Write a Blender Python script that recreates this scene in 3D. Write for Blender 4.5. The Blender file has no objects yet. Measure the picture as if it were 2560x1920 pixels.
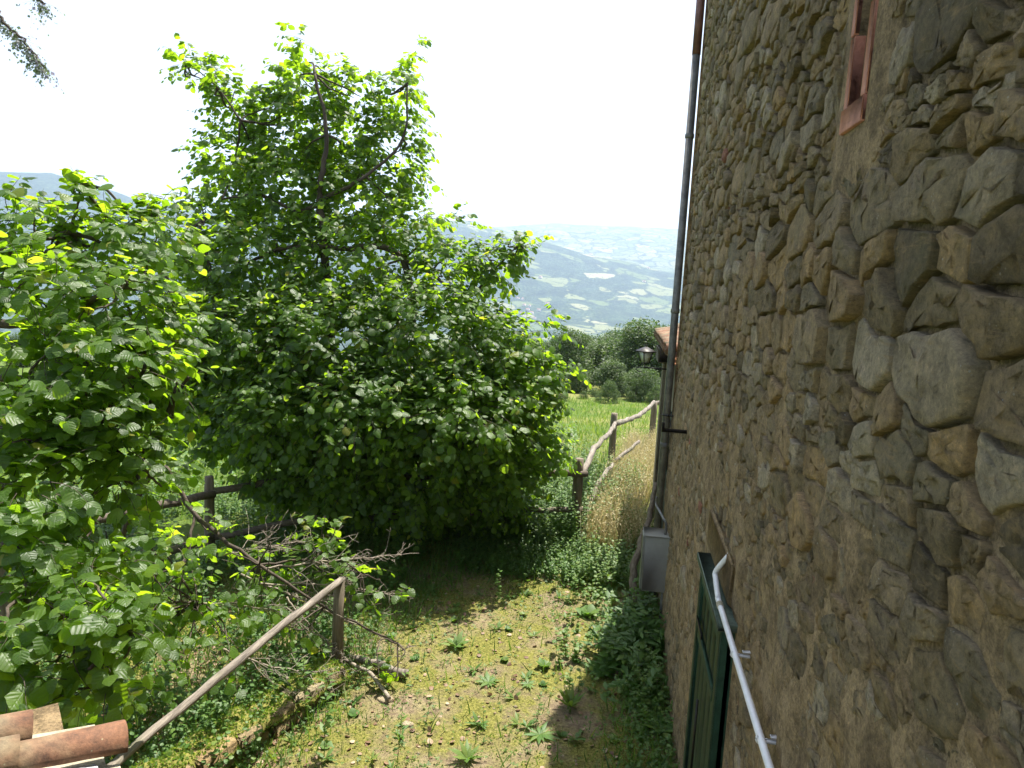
import bpy, math, random
import numpy as np
from mathutils import Matrix, Vector, Euler

rng = np.random.default_rng(7)
random.seed(7)
scene = bpy.context.scene
COL = scene.collection

# ------------------------------------------------------------------ camera
EYE = np.array([0.0, 0.0, 4.2])
_F, _r = 710.0, 0.05
_a, _b = (622.6 - 512) / _F, (384 - 287) / _F
_y = np.array([_a, _b, -1.0]); _z = np.array([math.sin(_r), math.cos(_r), _a * math.sin(_r) + _b * math.cos(_r)])
_y /= np.linalg.norm(_y); _z /= np.linalg.norm(_z); _x = np.cross(_y, _z)
ROT = np.array([_x, _y, _z])
cd = bpy.data.cameras.new('camera'); cam = bpy.data.objects.new('camera', cd); COL.objects.link(cam)
m4 = Matrix([list(ROT[i]) + [EYE[i]] for i in range(3)] + [[0, 0, 0, 1]])
cam.matrix_world = m4
cd.sensor_width = 36; cd.lens = _F / 1024 * 36; cd.clip_start = 0.05; cd.clip_end = 60000
scene.camera = cam

# ------------------------------------------------------------------ light
SUN_EL, SUN_AZ = math.radians(68), math.radians(20)      # azimuth from +Y towards +X
w = bpy.data.worlds.new('World'); scene.world = w; w.use_nodes = True
nt = w.node_tree; bg = nt.nodes['Background']
sky = nt.nodes.new('ShaderNodeTexSky'); sky.sky_type = 'NISHITA'; sky.sun_disc = False
sky.sun_elevation = SUN_EL; sky.sun_rotation = SUN_AZ
sky.dust_density = 2.0; sky.air_density = 1.0; sky.ozone_density = 1.0
hs = nt.nodes.new('ShaderNodeHueSaturation'); hs.inputs['Saturation'].default_value = .6      # thin bright summer haze overhead
nt.links.new(sky.outputs[0], hs.inputs['Color']); nt.links.new(hs.outputs[0], bg.inputs[0]); bg.inputs[1].default_value = 0.11
sl = bpy.data.lights.new('sun', 'SUN'); sun = bpy.data.objects.new('sun', sl); COL.objects.link(sun)
sl.energy = 5.0; sl.angle = math.radians(0.5); sl.color = (1.0, 0.95, 0.86)
sd = Vector((math.cos(SUN_EL) * math.sin(SUN_AZ), math.cos(SUN_EL) * math.cos(SUN_AZ), math.sin(SUN_EL)))
sun.rotation_euler = sd.to_track_quat('Z', 'Y').to_euler()
scene.view_settings.view_transform = 'Standard'; scene.view_settings.look = 'None'
scene.view_settings.exposure = 1.35; scene.view_settings.gamma = 1.0
scene.view_settings.use_curve_mapping = False
scene.cycles.max_bounces = 8; scene.cycles.transmission_bounces = 6; scene.cycles.volume_bounces = 1
scene.cycles.use_denoising = True

# ------------------------------------------------------------------ helpers
def hsh(ix, iy, iz, s):
    n = (ix * 374761393 + iy * 668265263 + iz * 2147483647 + s * 974634777) & 0xffffffff
    n = ((n ^ (n >> 13)) * 1274126177) & 0xffffffff
    return ((n ^ (n >> 16)) & 0xffff) / 65535.0

def vnoise(p, s=0):
    p = np.asarray(p, float); f = np.floor(p); i = f.astype(np.int64); t = p - f; t = t * t * (3 - 2 * t)
    out = 0
    for dx in (0, 1):
        for dy in (0, 1):
            for dz in (0, 1):
                wgt = (t[..., 0] if dx else 1 - t[..., 0]) * (t[..., 1] if dy else 1 - t[..., 1]) * (t[..., 2] if dz else 1 - t[..., 2])
                out = out + wgt * hsh(i[..., 0] + dx, i[..., 1] + dy, i[..., 2] + dz, s)
    return out * 2 - 1

def fbm(p, s=0, o=4):
    p = np.asarray(p, float); a, out = 1.0, 0
    for k in range(o):
        out = out + a * vnoise(p * 2 ** k + 17.3 * k, s + k); a *= .5
    return out / 1.9

def n2(x, y, f, s=0, o=3):
    x = np.asarray(x, float); y = np.asarray(y, float)
    return fbm(np.stack([x * f, y * f, np.zeros_like(x)], -1), s, o)

def smooth(a, b, x):
    t = np.clip((np.asarray(x, float) - a) / (b - a), 0, 1); return t * t * (3 - 2 * t)

class MB:
    """collects geometry; faces may be triangles or quads"""
    def __init__(s): s.v = []; s.f3 = []; s.f4 = []; s.t = []; s.uv = []; s.n = 0
    def add(s, v, f, tint=0.5, uv=None):
        v = np.asarray(v, float).reshape(-1, 3); k = len(v)
        fs = f if isinstance(f, (list, tuple)) and len(f) and isinstance(f[0], np.ndarray) else [np.asarray(f)]
        for a in fs:
            if a.size == 0: continue
            (s.f3 if a.shape[1] == 3 else s.f4).append(a + s.n)
        s.v.append(v); s.t.append(np.broadcast_to(np.asarray(tint, float), (k,)))
        s.uv.append(np.zeros((k, 2)) if uv is None else uv); s.n += k
        return s
    def mesh(s, name, mat, smooth_=False):
        me = bpy.data.meshes.new(name)
        v = np.concatenate(s.v).astype(np.float32)
        f3 = np.concatenate(s.f3) if s.f3 else np.zeros((0, 3), int)
        f4 = np.concatenate(s.f4) if s.f4 else np.zeros((0, 4), int)
        idx = np.concatenate([f3.ravel(), f4.ravel()]).astype(np.int32)
        tot = np.concatenate([np.full(len(f3), 3), np.full(len(f4), 4)]).astype(np.int32)
        st = np.concatenate([[0], np.cumsum(tot)[:-1]]).astype(np.int32)
        me.vertices.add(len(v)); me.vertices.foreach_set('co', v.ravel())
        me.loops.add(len(idx)); me.loops.foreach_set('vertex_index', idx)
        me.polygons.add(len(tot)); me.polygons.foreach_set('loop_start', st); me.polygons.foreach_set('loop_total', tot)
        if smooth_: me.polygons.foreach_set('use_smooth', np.ones(len(tot), bool))
        me.update(calc_edges=True)
        a = me.attributes.new('tint', 'FLOAT', 'POINT'); a.data.foreach_set('value', np.concatenate(s.t).astype(np.float32))
        uv = np.concatenate(s.uv).astype(np.float32)
        if uv.any():
            l = me.uv_layers.new(name='UVMap'); l.data.foreach_set('uv', uv[idx].ravel())
        if mat: me.materials.append(mat)
        me.validate()
        return me
    def build(s, name, mat, parent=None, smooth_=False, **kw):
        return link(name, s.mesh(name, mat, smooth_), parent, **kw)

def link(name, data, parent=None, label=None, cat=None, group=None, kind=None, mw=None):
    o = bpy.data.objects.new(name, data); COL.objects.link(o)
    if parent is not None: o.parent = parent
    if mw is not None: o.matrix_basis = mw
    if label: o['label'] = label
    if cat: o['category'] = cat
    if group: o['group'] = group
    if kind: o['kind'] = kind
    return o

def thing(name, label, cat, group=None):
    # parts are modelled in place; the Empty is moved to the base at the end of the script
    return link(name, None, None, label, cat, group)

def box(mb, lo, hi, tint=.5, rot=0, jit=0):
    lo, hi = np.array(lo, float), np.array(hi, float)
    v = np.array([[x, y, z] for x in (0, 1) for y in (0, 1) for z in (0, 1)], float)
    c = (lo + hi) / 2; v = (v - .5) * (hi - lo)
    if jit: v += rng.uniform(-jit, jit, v.shape)
    if rot: v = v @ np.array(Matrix.Rotation(rot, 3, 'Z')).T
    f = np.array([[0, 1, 3, 2], [4, 6, 7, 5], [0, 4, 5, 1], [2, 3, 7, 6], [0, 2, 6, 4], [1, 5, 7, 3]])
    return mb.add(v + c, f, tint)

def bevbox(mb, lo, hi, b=.01, tint=.5):
    """box with chamfered edges"""
    lo, hi = np.array(lo, float), np.array(hi, float); c, h = (lo + hi) / 2, (hi - lo) / 2; b = min(b, h.min() * .8)
    v = []; idx = {}
    for ax in range(3):
        for sx in (-1, 1):
            for sy in (-1, 1):
                for sz in (-1, 1):
                    s = np.array([sx, sy, sz]); q = s * (h - b); q[ax] = s[ax] * h[ax]
                    idx[(ax, sx, sy, sz)] = len(v); v.append(c + q)
    f4, f3 = [], []
    for ax in range(3):
        o = [k for k in range(3) if k != ax]
        for s in (-1, 1):
            q = []
            for (p, r) in ((-1, -1), (1, -1), (1, 1), (-1, 1)):
                k = [0, 0, 0]; k[ax] = s; k[o[0]] = p; k[o[1]] = r; q.append(idx[(ax, *k)])
            flip = (s > 0) == (ax == 1)
            f4.append(q[::-1] if flip else q)
        a, b2 = o
        for sa in (-1, 1):
            for sb in (-1, 1):
                k0 = [0, 0, 0]; k0[a] = sa; k0[b2] = sb; k0[ax] = -1; k1 = list(k0); k1[ax] = 1
                f4.append([idx[(a, *k0)], idx[(a, *k1)], idx[(b2, *k1)], idx[(b2, *k0)]])
    for sx in (-1, 1):
        for sy in (-1, 1):
            for sz in (-1, 1): f3.append([idx[(k, sx, sy, sz)] for k in range(3)])
    return mb.add(v, [np.array(f4), np.array(f3)], tint)

def tube(mb, pts, rad, sides=6, tint=.5, jit=0, cap=True):
    pts = np.asarray(pts, float); n = len(pts); rad = np.broadcast_to(np.asarray(rad, float), (n,))
    d = np.gradient(pts, axis=0); d /= np.linalg.norm(d, axis=1)[:, None] + 1e-9
    up = np.array([0, 0, 1.0]) if abs(d[0][2]) < .9 else np.array([1.0, 0, 0])
    X = np.cross(d, up); X /= np.linalg.norm(X, axis=1)[:, None] + 1e-9; Y = np.cross(d, X)
    a = np.linspace(0, 2 * np.pi, sides, endpoint=False)
    rr = rad[:, None] * (1 + (rng.uniform(-jit, jit, (n, sides)) if jit else 0))
    v = pts[:, None] + rr[..., None] * (np.cos(a)[None, :, None] * X[:, None] + np.sin(a)[None, :, None] * Y[:, None])
    i = np.arange(n - 1)[:, None] * sides; j = np.arange(sides)[None]; k = (j + 1) % sides
    f = np.stack([i + j, i + k, i + sides + k, i + sides + j], -1).reshape(-1, 4)
    vv = v.reshape(-1, 3); fs = [f]
    if cap:
        vv = np.concatenate([vv, pts[:1], pts[-1:]]); c0 = n * sides
        j = np.arange(sides); k = (j + 1) % sides
        fs.append(np.stack([np.full(sides, c0), k, j], -1)); fs.append(np.stack([np.full(sides, c0 + 1), (n - 1) * sides + j, (n - 1) * sides + k], -1))
    uvv = np.zeros((len(vv), 2))
    return mb.add(vv, fs, tint, uvv)

def curve(p, n, wob=0):
    """Catmull-Rom through control points with n samples per span"""
    p = np.asarray(p, float)
    q = np.concatenate([[2 * p[0] - p[1]], p, [2 * p[-1] - p[-2]]]); out = []
    for i in range(1, len(q) - 2):
        for t in np.linspace(0, 1, n, endpoint=False):
            out.append(.5 * ((2 * q[i]) + (-q[i - 1] + q[i + 1]) * t + (2 * q[i - 1] - 5 * q[i] + 4 * q[i + 1] - q[i + 2]) * t * t + (-q[i - 1] + 3 * q[i] - 3 * q[i + 1] + q[i + 2]) * t ** 3))
    out.append(p[-1]); out = np.array(out)
    if wob: out[1:-1] += rng.normal(0, wob, out[1:-1].shape)
    return out

# ---- materials
def mat(name):
    m = bpy.data.materials.new(name); m.use_nodes = True
    return m, m.node_tree, m.node_tree.nodes['Principled BSDF']
def N(t, typ, **kw):
    n = t.nodes.new(typ)
    for k, v in kw.items():
        if isinstance(k, str) and hasattr(n, k): setattr(n, k, v)
    return n
def ramp(t, src, stops, interp='LINEAR'):
    r = t.nodes.new('ShaderNodeValToRGB'); e = r.color_ramp.elements; r.color_ramp.interpolation = interp
    while len(e) < len(stops): e.new(.5)
    for q, (p, c) in zip(e, stops):
        q.position = p; q.color = (*c, 1) if len(c) == 3 else c
    t.links.new(src, r.inputs[0]); return r.outputs[0]
def noise(t, scale, detail=4, rough=.6, vec=None, dist=0):
    n = t.nodes.new('ShaderNodeTexNoise'); n.inputs['Scale'].default_value = scale; n.inputs['Detail'].default_value = detail
    n.inputs['Roughness'].default_value = rough; n.inputs['Distortion'].default_value = dist
    t.links.new(vec if vec is not None else geo(t), n.inputs['Vector']); return n.outputs['Fac']
def geo(t):
    for n in t.nodes:
        if n.type == 'NEW_GEOMETRY': return n.outputs['Position']
    return t.nodes.new('ShaderNodeNewGeometry').outputs['Position']
def objc(t): return t.nodes.new('ShaderNodeTexCoord').outputs['Object']
def mapping(t, vec, scale, rot=(0, 0, 0)):
    n = t.nodes.new('ShaderNodeMapping'); n.inputs['Scale'].default_value = scale; n.inputs['Rotation'].default_value = rot
    t.links.new(vec, n.inputs['Vector']); return n.outputs[0]
def mix(t, fac, a, b, mode='MIX'):
    n = t.nodes.new('ShaderNodeMix'); n.data_type = 'RGBA'; n.blend_type = mode
    for s, v in ((0, fac), (6, a), (7, b)):
        if hasattr(v, 'is_linked'): t.links.new(v, n.inputs[s])
        else: n.inputs[s].default_value = v if s == 0 else (*v, 1)
    return n.outputs[2]
def mth(t, op, a, b=0.0, c=0.0):
    n = t.nodes.new('ShaderNodeMath'); n.operation = op
    for i, v in enumerate((a, b, c)):
        if hasattr(v, 'is_linked'): t.links.new(v, n.inputs[i])
        else: n.inputs[i].default_value = v
    return n.outputs[0]
def bump(t, bs, h, strength=.5, dist=.01, prev=None):
    n = t.nodes.new('ShaderNodeBump'); n.inputs['Strength'].default_value = strength; n.inputs['Distance'].default_value = dist
    t.links.new(h, n.inputs['Height'])
    if prev is not None: t.links.new(prev, n.inputs['Normal'])
    if bs is not None: t.links.new(n.outputs[0], bs.inputs['Normal'])
    return n.outputs[0]
def attr(t, name='tint'):
    n = t.nodes.new('ShaderNodeAttribute'); n.attribute_name = name; return n.outputs['Fac']

def leaf_mat(name, stops, tstops, rough=.42, tr=.45, veins=False, spec=.5):
    m, t, b = mat(name); a = attr(t)
    c = ramp(t, a, stops)
    b.inputs['Roughness'].default_value = rough; b.inputs['Specular IOR Level'].default_value = spec
    t.links.new(c, b.inputs['Base Color'])
    tl = t.nodes.new('ShaderNodeBsdfTranslucent'); t.links.new(ramp(t, a, tstops), tl.inputs[0])
    if veins:
        uv = t.nodes.new('ShaderNodeUVMap').outputs[0]; sp = t.nodes.new('ShaderNodeSeparateXYZ'); t.links.new(uv, sp.inputs[0])
        au = mth(t, 'ABSOLUTE', sp.outputs[0]); k = mth(t, 'SUBTRACT', sp.outputs[1], mth(t, 'MULTIPLY', au, .75))
        wv = mth(t, 'SINE', mth(t, 'MULTIPLY', k, 30.0))
        wv = mth(t, 'ADD', wv, mth(t, 'MULTIPLY', mth(t, 'SMOOTH_MIN', mth(t, 'MULTIPLY', au, 20.0), 1.0, .3), 1.5))
        nn = bump(t, b, wv, .22, .004); t.links.new(nn, tl.inputs['Normal'])
    ms = t.nodes.new('ShaderNodeMixShader'); ms.inputs[0].default_value = tr
    t.links.new(b.outputs[0], ms.inputs[1]); t.links.new(tl.outputs[0], ms.inputs[2])
    t.links.new(ms.outputs[0], t.nodes['Material Output'].inputs[0]); return m

G = [(0, (.030, .064, .013)), (.45, (.062, .118, .02)), (.8, (.105, .172, .028)), (1, (.18, .19, .03))]
GT = [(0, (.17, .31, .010)), (.45, (.35, .58, .015)), (.8, (.53, .77, .03)), (1, (.66, .68, .04))]
M_LEAF = leaf_mat('hazel_leaf', G, GT, rough=.45, tr=.55, veins=True, spec=.5)
M_LEAFF = leaf_mat('broad_leaf', G, GT, rough=.42, tr=.42)
M_WEED = leaf_mat('weed_leaf', [(0, (.03, .08, .015)), (.5, (.07, .15, .025)), (1, (.15, .21, .04))],
                  [(0, (.1, .25, .02)), (.5, (.22, .42, .03)), (1, (.4, .5, .05))], rough=.55, tr=.35)
M_STRAW = leaf_mat('dry_grass', [(0, (.24, .22, .08)), (.5, (.50, .41, .21)), (1, (.72, .63, .40))],
                   [(0, (.25, .22, .07)), (.5, (.45, .36, .14)), (1, (.6, .5, .25))], rough=.6, tr=.35)
M_DEAD = leaf_mat('dead_leaf', [(0, (.09, .045, .02)), (.5, (.22, .13, .07)), (1, (.42, .30, .2))],
                  [(0, (.09, .04, .01)), (.5, (.2, .1, .04)), (1, (.3, .2, .1))], rough=.6, tr=.15)
M_FAR = leaf_mat('wood_leaf', [(0, (.02, .044, .014)), (.5, (.042, .078, .02)), (1, (.095, .135, .032))],
                 [(0, (.05, .11, .01)), (.5, (.09, .19, .02)), (1, (.18, .27, .03))], rough=.6, tr=.3)

def bark_mat(name, c0, c1, sc=8):
    m, t, b = mat(name); v = mapping(t, objc(t), (1, 1, .25)); n = noise(t, sc, 6, .7, v)
    t.links.new(ramp(t, n, [(.3, c0), (.7, c1)]), b.inputs['Base Color']); b.inputs['Roughness'].default_value = .9
    bump(t, b, noise(t, sc * 3, 4, .7, v), .7, .02); return m
M_BARK = bark_mat('bark', (.035, .025, .018), (.11, .085, .06))
M_TWIG = bark_mat('dead_twig', (.16, .13, .10), (.42, .36, .28), 20)
def wood_mat(name, c0, c1, sc=14, axis=2):
    m, t, b = mat(name); s = [1, 1, 1]; s[axis] = .06
    v = mapping(t, objc(t), s); n = noise(t, sc * 2, 6, .75, v, .4); k = noise(t, 3, 3, .5, objc(t))
    c = ramp(t, n, [(.28, tuple(x * .4 for x in c0)), (.45, c0), (.7, c1)])
    c = mix(t, ramp(t, k, [(.55, (0, 0, 0)), (.75, (.6, .6, .6))]), c, (.10, .11, .045))
    t.links.new(c, b.inputs['Base Color']); b.inputs['Roughness'].default_value = .85
    bump(t, b, n, .8, .012); return m
M_POST = wood_mat('weathered_post', (.14, .11, .075), (.27, .22, .16))
M_RAIL = wood_mat('weathered_rail', (.15, .125, .10), (.36, .31, .25), 18, 1)
M_RAILX = wood_mat('shaded_rail', (.09, .07, .05), (.19, .15, .11), 14, 0)  # darker copy of the rail wood, with shade painted into its colour

def stone_mat():
    m, t, b = mat('rubble_stone'); a = attr(t)
    c = ramp(t, a, [(0, (.17, .135, .08)), (.15, (.27, .21, .12)), (.35, (.39, .28, .15)), (.5, (.27, .225, .145)),
                    (.65, (.43, .30, .15)), (.8, (.34, .275, .175)), (.92, (.50, .42, .29)), (.985, (.28, .22, .135)), (1, (.33, .15, .10))])
    n1 = noise(t, 11, 9, .78); n2_ = noise(t, 42, 9, .88); n3 = noise(t, 2.3, 4, .6)
    v = mapping(t, geo(t), (1, 1, 5)); n4 = noise(t, 10, 5, .7, v)
    c = mix(t, .85, c, ramp(t, n1, [(.3, (.35, .35, .34)), (.5, (1, 1, 1)), (.7, (1.6, 1.5, 1.35))]), 'MULTIPLY')
    c = mix(t, .9, c, ramp(t, n2_, [(.34, (.28, .27, .25)), (.46, (.9, .9, .9)), (.56, (1.15, 1.13, 1.08)), (.68, (2.0, 1.9, 1.7))]), 'MULTIPLY')
    c = mix(t, ramp(t, n3, [(.52, (0, 0, 0)), (.70, (.32, .32, .32))]), c, (.23, .225, .12))
    c = mix(t, ramp(t, n4, [(.55, (0, 0, 0)), (.7, (.6, .6, .6))]), c, (.46, .32, .15))
    vo = t.nodes.new('ShaderNodeTexVoronoi'); vo.inputs['Scale'].default_value = 60; t.links.new(geo(t), vo.inputs['Vector'])
    sp = ramp(t, vo.outputs['Distance'], [(.0, (1, 1, 1)), (.13, (1, 1, 1)), (.2, (0, 0, 0))])
    sp = mix(t, 1.0, sp, ramp(t, noise(t, 14, 2), [(.6, (0, 0, 0)), (.7, (.7, .7, .7))]), 'MULTIPLY')
    c = mix(t, sp, c, (.6, .6, .52))
    t.links.new(c, b.inputs['Base Color']); b.inputs['Roughness'].default_value = .92; b.inputs['Specular IOR Level'].default_value = .25
    vc = t.nodes.new('ShaderNodeTexVoronoi'); vc.feature = 'DISTANCE_TO_EDGE'; vc.inputs['Scale'].default_value = 9; dv = t.nodes.new('ShaderNodeVectorMath'); dv.operation = 'MULTIPLY_ADD'; nv = t.nodes.new('ShaderNodeTexNoise'); nv.inputs['Scale'].default_value = 12; t.links.new(geo(t), nv.inputs['Vector']); t.links.new(nv.outputs['Color'], dv.inputs[0]); dv.inputs[1].default_value = (.16, .16, .16); t.links.new(geo(t), dv.inputs[2]); t.links.new(dv.outputs[0], vc.inputs['Vector'])
    crk = ramp(t, vc.outputs['Distance'], [(0, (0, 0, 0)), (.035, (1, 1, 1))])
    p = bump(t, None, n1, .6, .03); p = bump(t, None, crk, .5, .008, p); p = bump(t, None, n4, .8, .03, p); bump(t, b, n2_, 1.0, .022, p); return m
M_STONE = stone_mat()
def mortar_mat():
    m, t, b = mat('old_mortar'); n1 = noise(t, 5, 8, .75); n2_ = noise(t, 70, 5, .85); n3 = noise(t, 18, 5, .7)
    c = ramp(t, n1, [(.28, (.09, .065, .04)), (.45, (.26, .19, .105)), (.58, (.43, .315, .175)), (.74, (.31, .24, .15))])
    c = mix(t, .9, c, ramp(t, n2_, [(.3, (.45, .45, .45)), (.5, (1, 1, 1)), (.7, (1.6, 1.55, 1.45))]), 'MULTIPLY')
    c = mix(t, .8, c, ramp(t, n3, [(.3, (.4, .4, .38)), (.48, (1, 1, 1))]), 'MULTIPLY')
    t.links.new(c, b.inputs['Base Color']); b.inputs['Roughness'].default_value = .95; b.inputs['Specular IOR Level'].default_value = .2
    p = bump(t, None, n3, 1, .04); bump(t, b, n2_, 1, .012, p); return m
M_MORTAR = mortar_mat()
def plain(name, c, rough=.6, var=.25, sc=12, metal=0, bmp=.2, c2=None):
    m, t, b = mat(name); n = noise(t, sc, 6, .7, objc(t))
    lo = tuple(x * (1 - var) for x in c); hi = c2 or tuple(min(x * (1 + var), 1) for x in c)
    t.links.new(ramp(t, n, [(.3, lo), (.7, hi)]), b.inputs['Base Color'])
    b.inputs['Roughness'].default_value = rough; b.inputs['Metallic'].default_value = metal
    if bmp: bump(t, b, noise(t, sc * 4, 5, .7, objc(t)), bmp, .006)
    return m
M_TERRA = plain('terracotta', (.42, .16, .08), .85, .4, 14, bmp=.6, c2=(.55, .30, .17))
def tile_mat():
    m, t, b = mat('roof_tile'); o = geo(t)
    n = noise(t, 6, 8, .75); k = noise(t, 30, 5, .8); l = noise(t, 3, 4, .6)
    c = ramp(t, n, [(.3, (.075, .042, .025)), (.5, (.20, .095, .05)), (.7, (.30, .17, .09))])
    c = mix(t, ramp(t, l, [(.42, (0, 0, 0)), (.6, (.85, .85, .85))]), c, (.16, .14, .085))
    c = mix(t, .8, c, ramp(t, k, [(.3, (.5, .5, .5)), (.6, (1.25, 1.2, 1.15))]), 'MULTIPLY')
    vo = t.nodes.new('ShaderNodeTexVoronoi'); vo.inputs['Scale'].default_value = 28; t.links.new(o, vo.inputs['Vector'])
    c = mix(t, ramp(t, vo.outputs['Distance'], [(0, (.6, .6, .6)), (.06, (.4, .4, .4)), (.11, (0, 0, 0))]), c, (.42, .42, .25))
    t.links.new(c, b.inputs['Base Color']); b.inputs['Roughness'].default_value = .85; bump(t, b, k, .6, .006); return m
M_TILE = tile_mat()
M_REDFR = plain('red_brick_frame', (.55, .20, .125), .85, .25, 18, bmp=.8, c2=(.70, .32, .21))
M_PIPE = plain('grey_pipe', (.15, .15, .145), .5, .55, 9, .2, c2=(.23, .22, .20))
M_COPPER = plain('rust_pipe', (.16, .075, .055), .5, .35, 10, .2)
M_WHITE = plain('white_plastic', (.74, .73, .70), .4, .16, 9, bmp=.05, c2=(.80, .80, .80))
M_BOX = plain('grey_cabinet', (.33, .33, .285), .5, .1, 6, bmp=.1)
M_IRON = plain('black_iron', (.025, .022, .02), .5, .4, 20, .5)
M_GLASS = plain('frosted_glass', (.62, .66, .55), .3, .06, 4, bmp=0)
M_GREEN = plain('green_paint', (.018, .080, .034), .62, .6, 11, bmp=.5, c2=(.035, .10, .05))
M_LEDGE = plain('faded_green_paint', (.10, .14, .105), .6, .4, 20, bmp=.4)
M_PLASTER = plain('plaster', (.26, .22, .15), .9, .35, 4, bmp=.7)
M_CONC = plain('dark_concrete', (.12, .10, .075), .9, .4, 6, bmp=.7)
M_LIME = plain('white_mortar', (.62, .63, .62), .8, .35, 18, bmp=.9)
M_BOARD = plain('pale_board', (.38, .34, .24), .8, .4, 25, bmp=.6)
M_MOSS = plain('moss', (.16, .15, .03), .95, .4, 40, bmp=1.0, c2=(.26, .24, .05))
M_PURPLE = leaf_mat('locust_leaf', [(0, (.07, .09, .05)), (.5, (.13, .17, .09)), (1, (.24, .22, .30))],
                    [(0, (.18, .26, .1)), (.5, (.3, .4, .18)), (1, (.4, .36, .52))], rough=.5, tr=.4)  # violet end painted in for lens colour fringing, not the leaf's own colour

# ------------------------------------------------------------------ ground
def gz(x, y):
    x = np.asarray(x, float); y = np.asarray(y, float)
    z = .05 * n2(x, y, .7, 3) + .018 * n2(x, y, 4.0, 5)
    z = z * smooth(.2, 1.6, np.abs(x - .78))
    z = z - np.clip(y - 15, 0, None) * .075
    z = z - smooth(-6, -14, x) * .5
    z = z - smooth(60, 110, y) * 10
    return z
SKY = [(-180, 3.0), (-75, 4.4), (-55, 4.9), (-44, 5.15), (-41.2, 5.45), (-37.8, 4.75), (-36.1, 4.25), (-32, 3.9), (-27, 4.2), (-20, 4.5), (-16, 4.3),
       (-12.9, 4.62), (-11.4, 4.3), (-9.9, 4.0), (-8, 3.6), (-4, 2.7), (2, 1.6), (10, 1.0), (30, 1.2), (180, 3.0)]     # nearer ridge, 5.2 km away
SKY2 = [(-180, 3.8), (-60, 3.5), (-14, 3.9), (-9.2, 4.2), (-5.6, 4.58), (-1.9, 4.52), (1.6, 4.57), (4.5, 4.45), (15, 4.4), (40, 4.0), (180, 3.8)]
def far_z(az, r):
    d = np.degrees(az)
    e1 = np.interp(d, *zip(*SKY)) + .10 * n2(d * .35, d * 0, 1, 21); e2 = np.interp(d, *zip(*SKY2)) + .05 * n2(d * .5, d * 0, 1, 22)
    h1 = np.tan(np.radians(e1)) * 5200 + 4.2; h2 = np.tan(np.radians(e2)) * 8200 + 4.2
    base = np.interp(r, [90, 250, 700, 1600, 2700, 3400, 8200, 12000], [-15, -45, -120, -210, -225, -190, 300, 200])
    t1 = smooth(2600, 5200, r) * (1 - .6 * smooth(5200, 7000, r)); t2 = smooth(3000, 8200, r) ** 1.25 * (1 - .5 * smooth(8200, 12000, r))
    z1 = -225 + (h1 + 225) * t1; z2 = -225 + (h2 + 225) * t2
    far = np.maximum(z1, z2)
    x, y = r * np.sin(az), r * np.cos(az)
    rough = n2(x, y, 1 / 900., 31, 5) * 55 * smooth(1500, 3000, r) * (1 - smooth(4400, 5200, r) * .8)
    rough2 = n2(x, y, 1 / 260., 33, 3) * 12 * smooth(800, 2000, r)
    return np.where(r < 2600, base, np.maximum(far, -230)) + rough + rough2

az = np.radians(np.concatenate([np.arange(-180, -62, 6), np.arange(-62, 30, .32), np.arange(30, 181, 6)])); az[-1] = math.pi
def sheet(rs, zf):
    A, Rr = np.meshgrid(az, rs); X, Y = Rr * np.sin(A), Rr * np.cos(A); Z = zf(A, Rr, X, Y)
    n, m_ = A.shape; i = np.arange(n - 1)[:, None] * m_; j = np.arange(m_ - 1)[None]
    f = np.stack([i + j, i + m_ + j, i + m_ + j + 1, i + j + 1], -1).reshape(-1, 4)
    return np.stack([X, Y, Z], -1).reshape(-1, 3), f

def ground_mat():
    m, t, b = mat('clearing_soil'); P = geo(t)
    n1 = noise(t, 1.3, 5, .6); n2_ = noise(t, 7, 6, .75); n3 = noise(t, 40, 5, .8); n4 = noise(t, .35, 4, .6)
    soil = ramp(t, n2_, [(.3, (.11, .08, .05)), (.5, (.26, .20, .13)), (.7, (.40, .33, .24))])
    moss = ramp(t, n3, [(.3, (.07, .08, .02)), (.5, (.19, .185, .045)), (.7, (.29, .26, .08))])
    k = ramp(t, mth(t, 'ADD', mth(t, 'MULTIPLY', n1, .6), mth(t, 'MULTIPLY', n2_, .4)), [(.40, (0, 0, 0)), (.54, (1, 1, 1))])
    c = mix(t, k, soil, moss)
    c = mix(t, .8, c, ramp(t, n3, [(.3, (.5, .5, .5)), (.5, (1, 1, 1)), (.7, (1.4, 1.4, 1.4))]), 'MULTIPLY')
    sp = t.nodes.new('ShaderNodeSeparateXYZ'); t.links.new(P, sp.inputs[0])
    green = ramp(t, n2_, [(.3, (.05, .085, .018)), (.55, (.10, .15, .03)), (.75, (.17, .20, .05))])
    mead = mix(t, ramp(t, n4, [(.42, (0, 0, 0)), (.6, (1, 1, 1))]), green, (.18, .185, .06))
    far = mth(t, 'MULTIPLY', mth(t, 'SUBTRACT', sp.outputs[1], 10.5), .6)
    far = ramp(t, far, [(0, (0, 0, 0)), (1, (1, 1, 1))])
    lx = ramp(t, mth(t, 'MULTIPLY', mth(t, 'ADD', sp.outputs[0], 5.2), -.7), [(0, (0, 0, 0)), (1, (1, 1, 1))])
    c = mix(t, far, c, mead); c = mix(t, lx, c, green)
    t.links.new(c, b.inputs['Base Color']); b.inputs['Roughness'].default_value = .95; b.inputs['Specular IOR Level'].default_value = .1
    p = bump(t, None, n2_, .9, .05); bump(t, b, n3, .9, .02, p); return m
rs = 1.2 * 1.0125 ** np.arange(0, 352)
v, f = sheet(rs, lambda A, R, X, Y: gz(X, Y))
gm = MB().add(v, f)
k0 = len(az)                                             # close the hole under the camera
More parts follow.
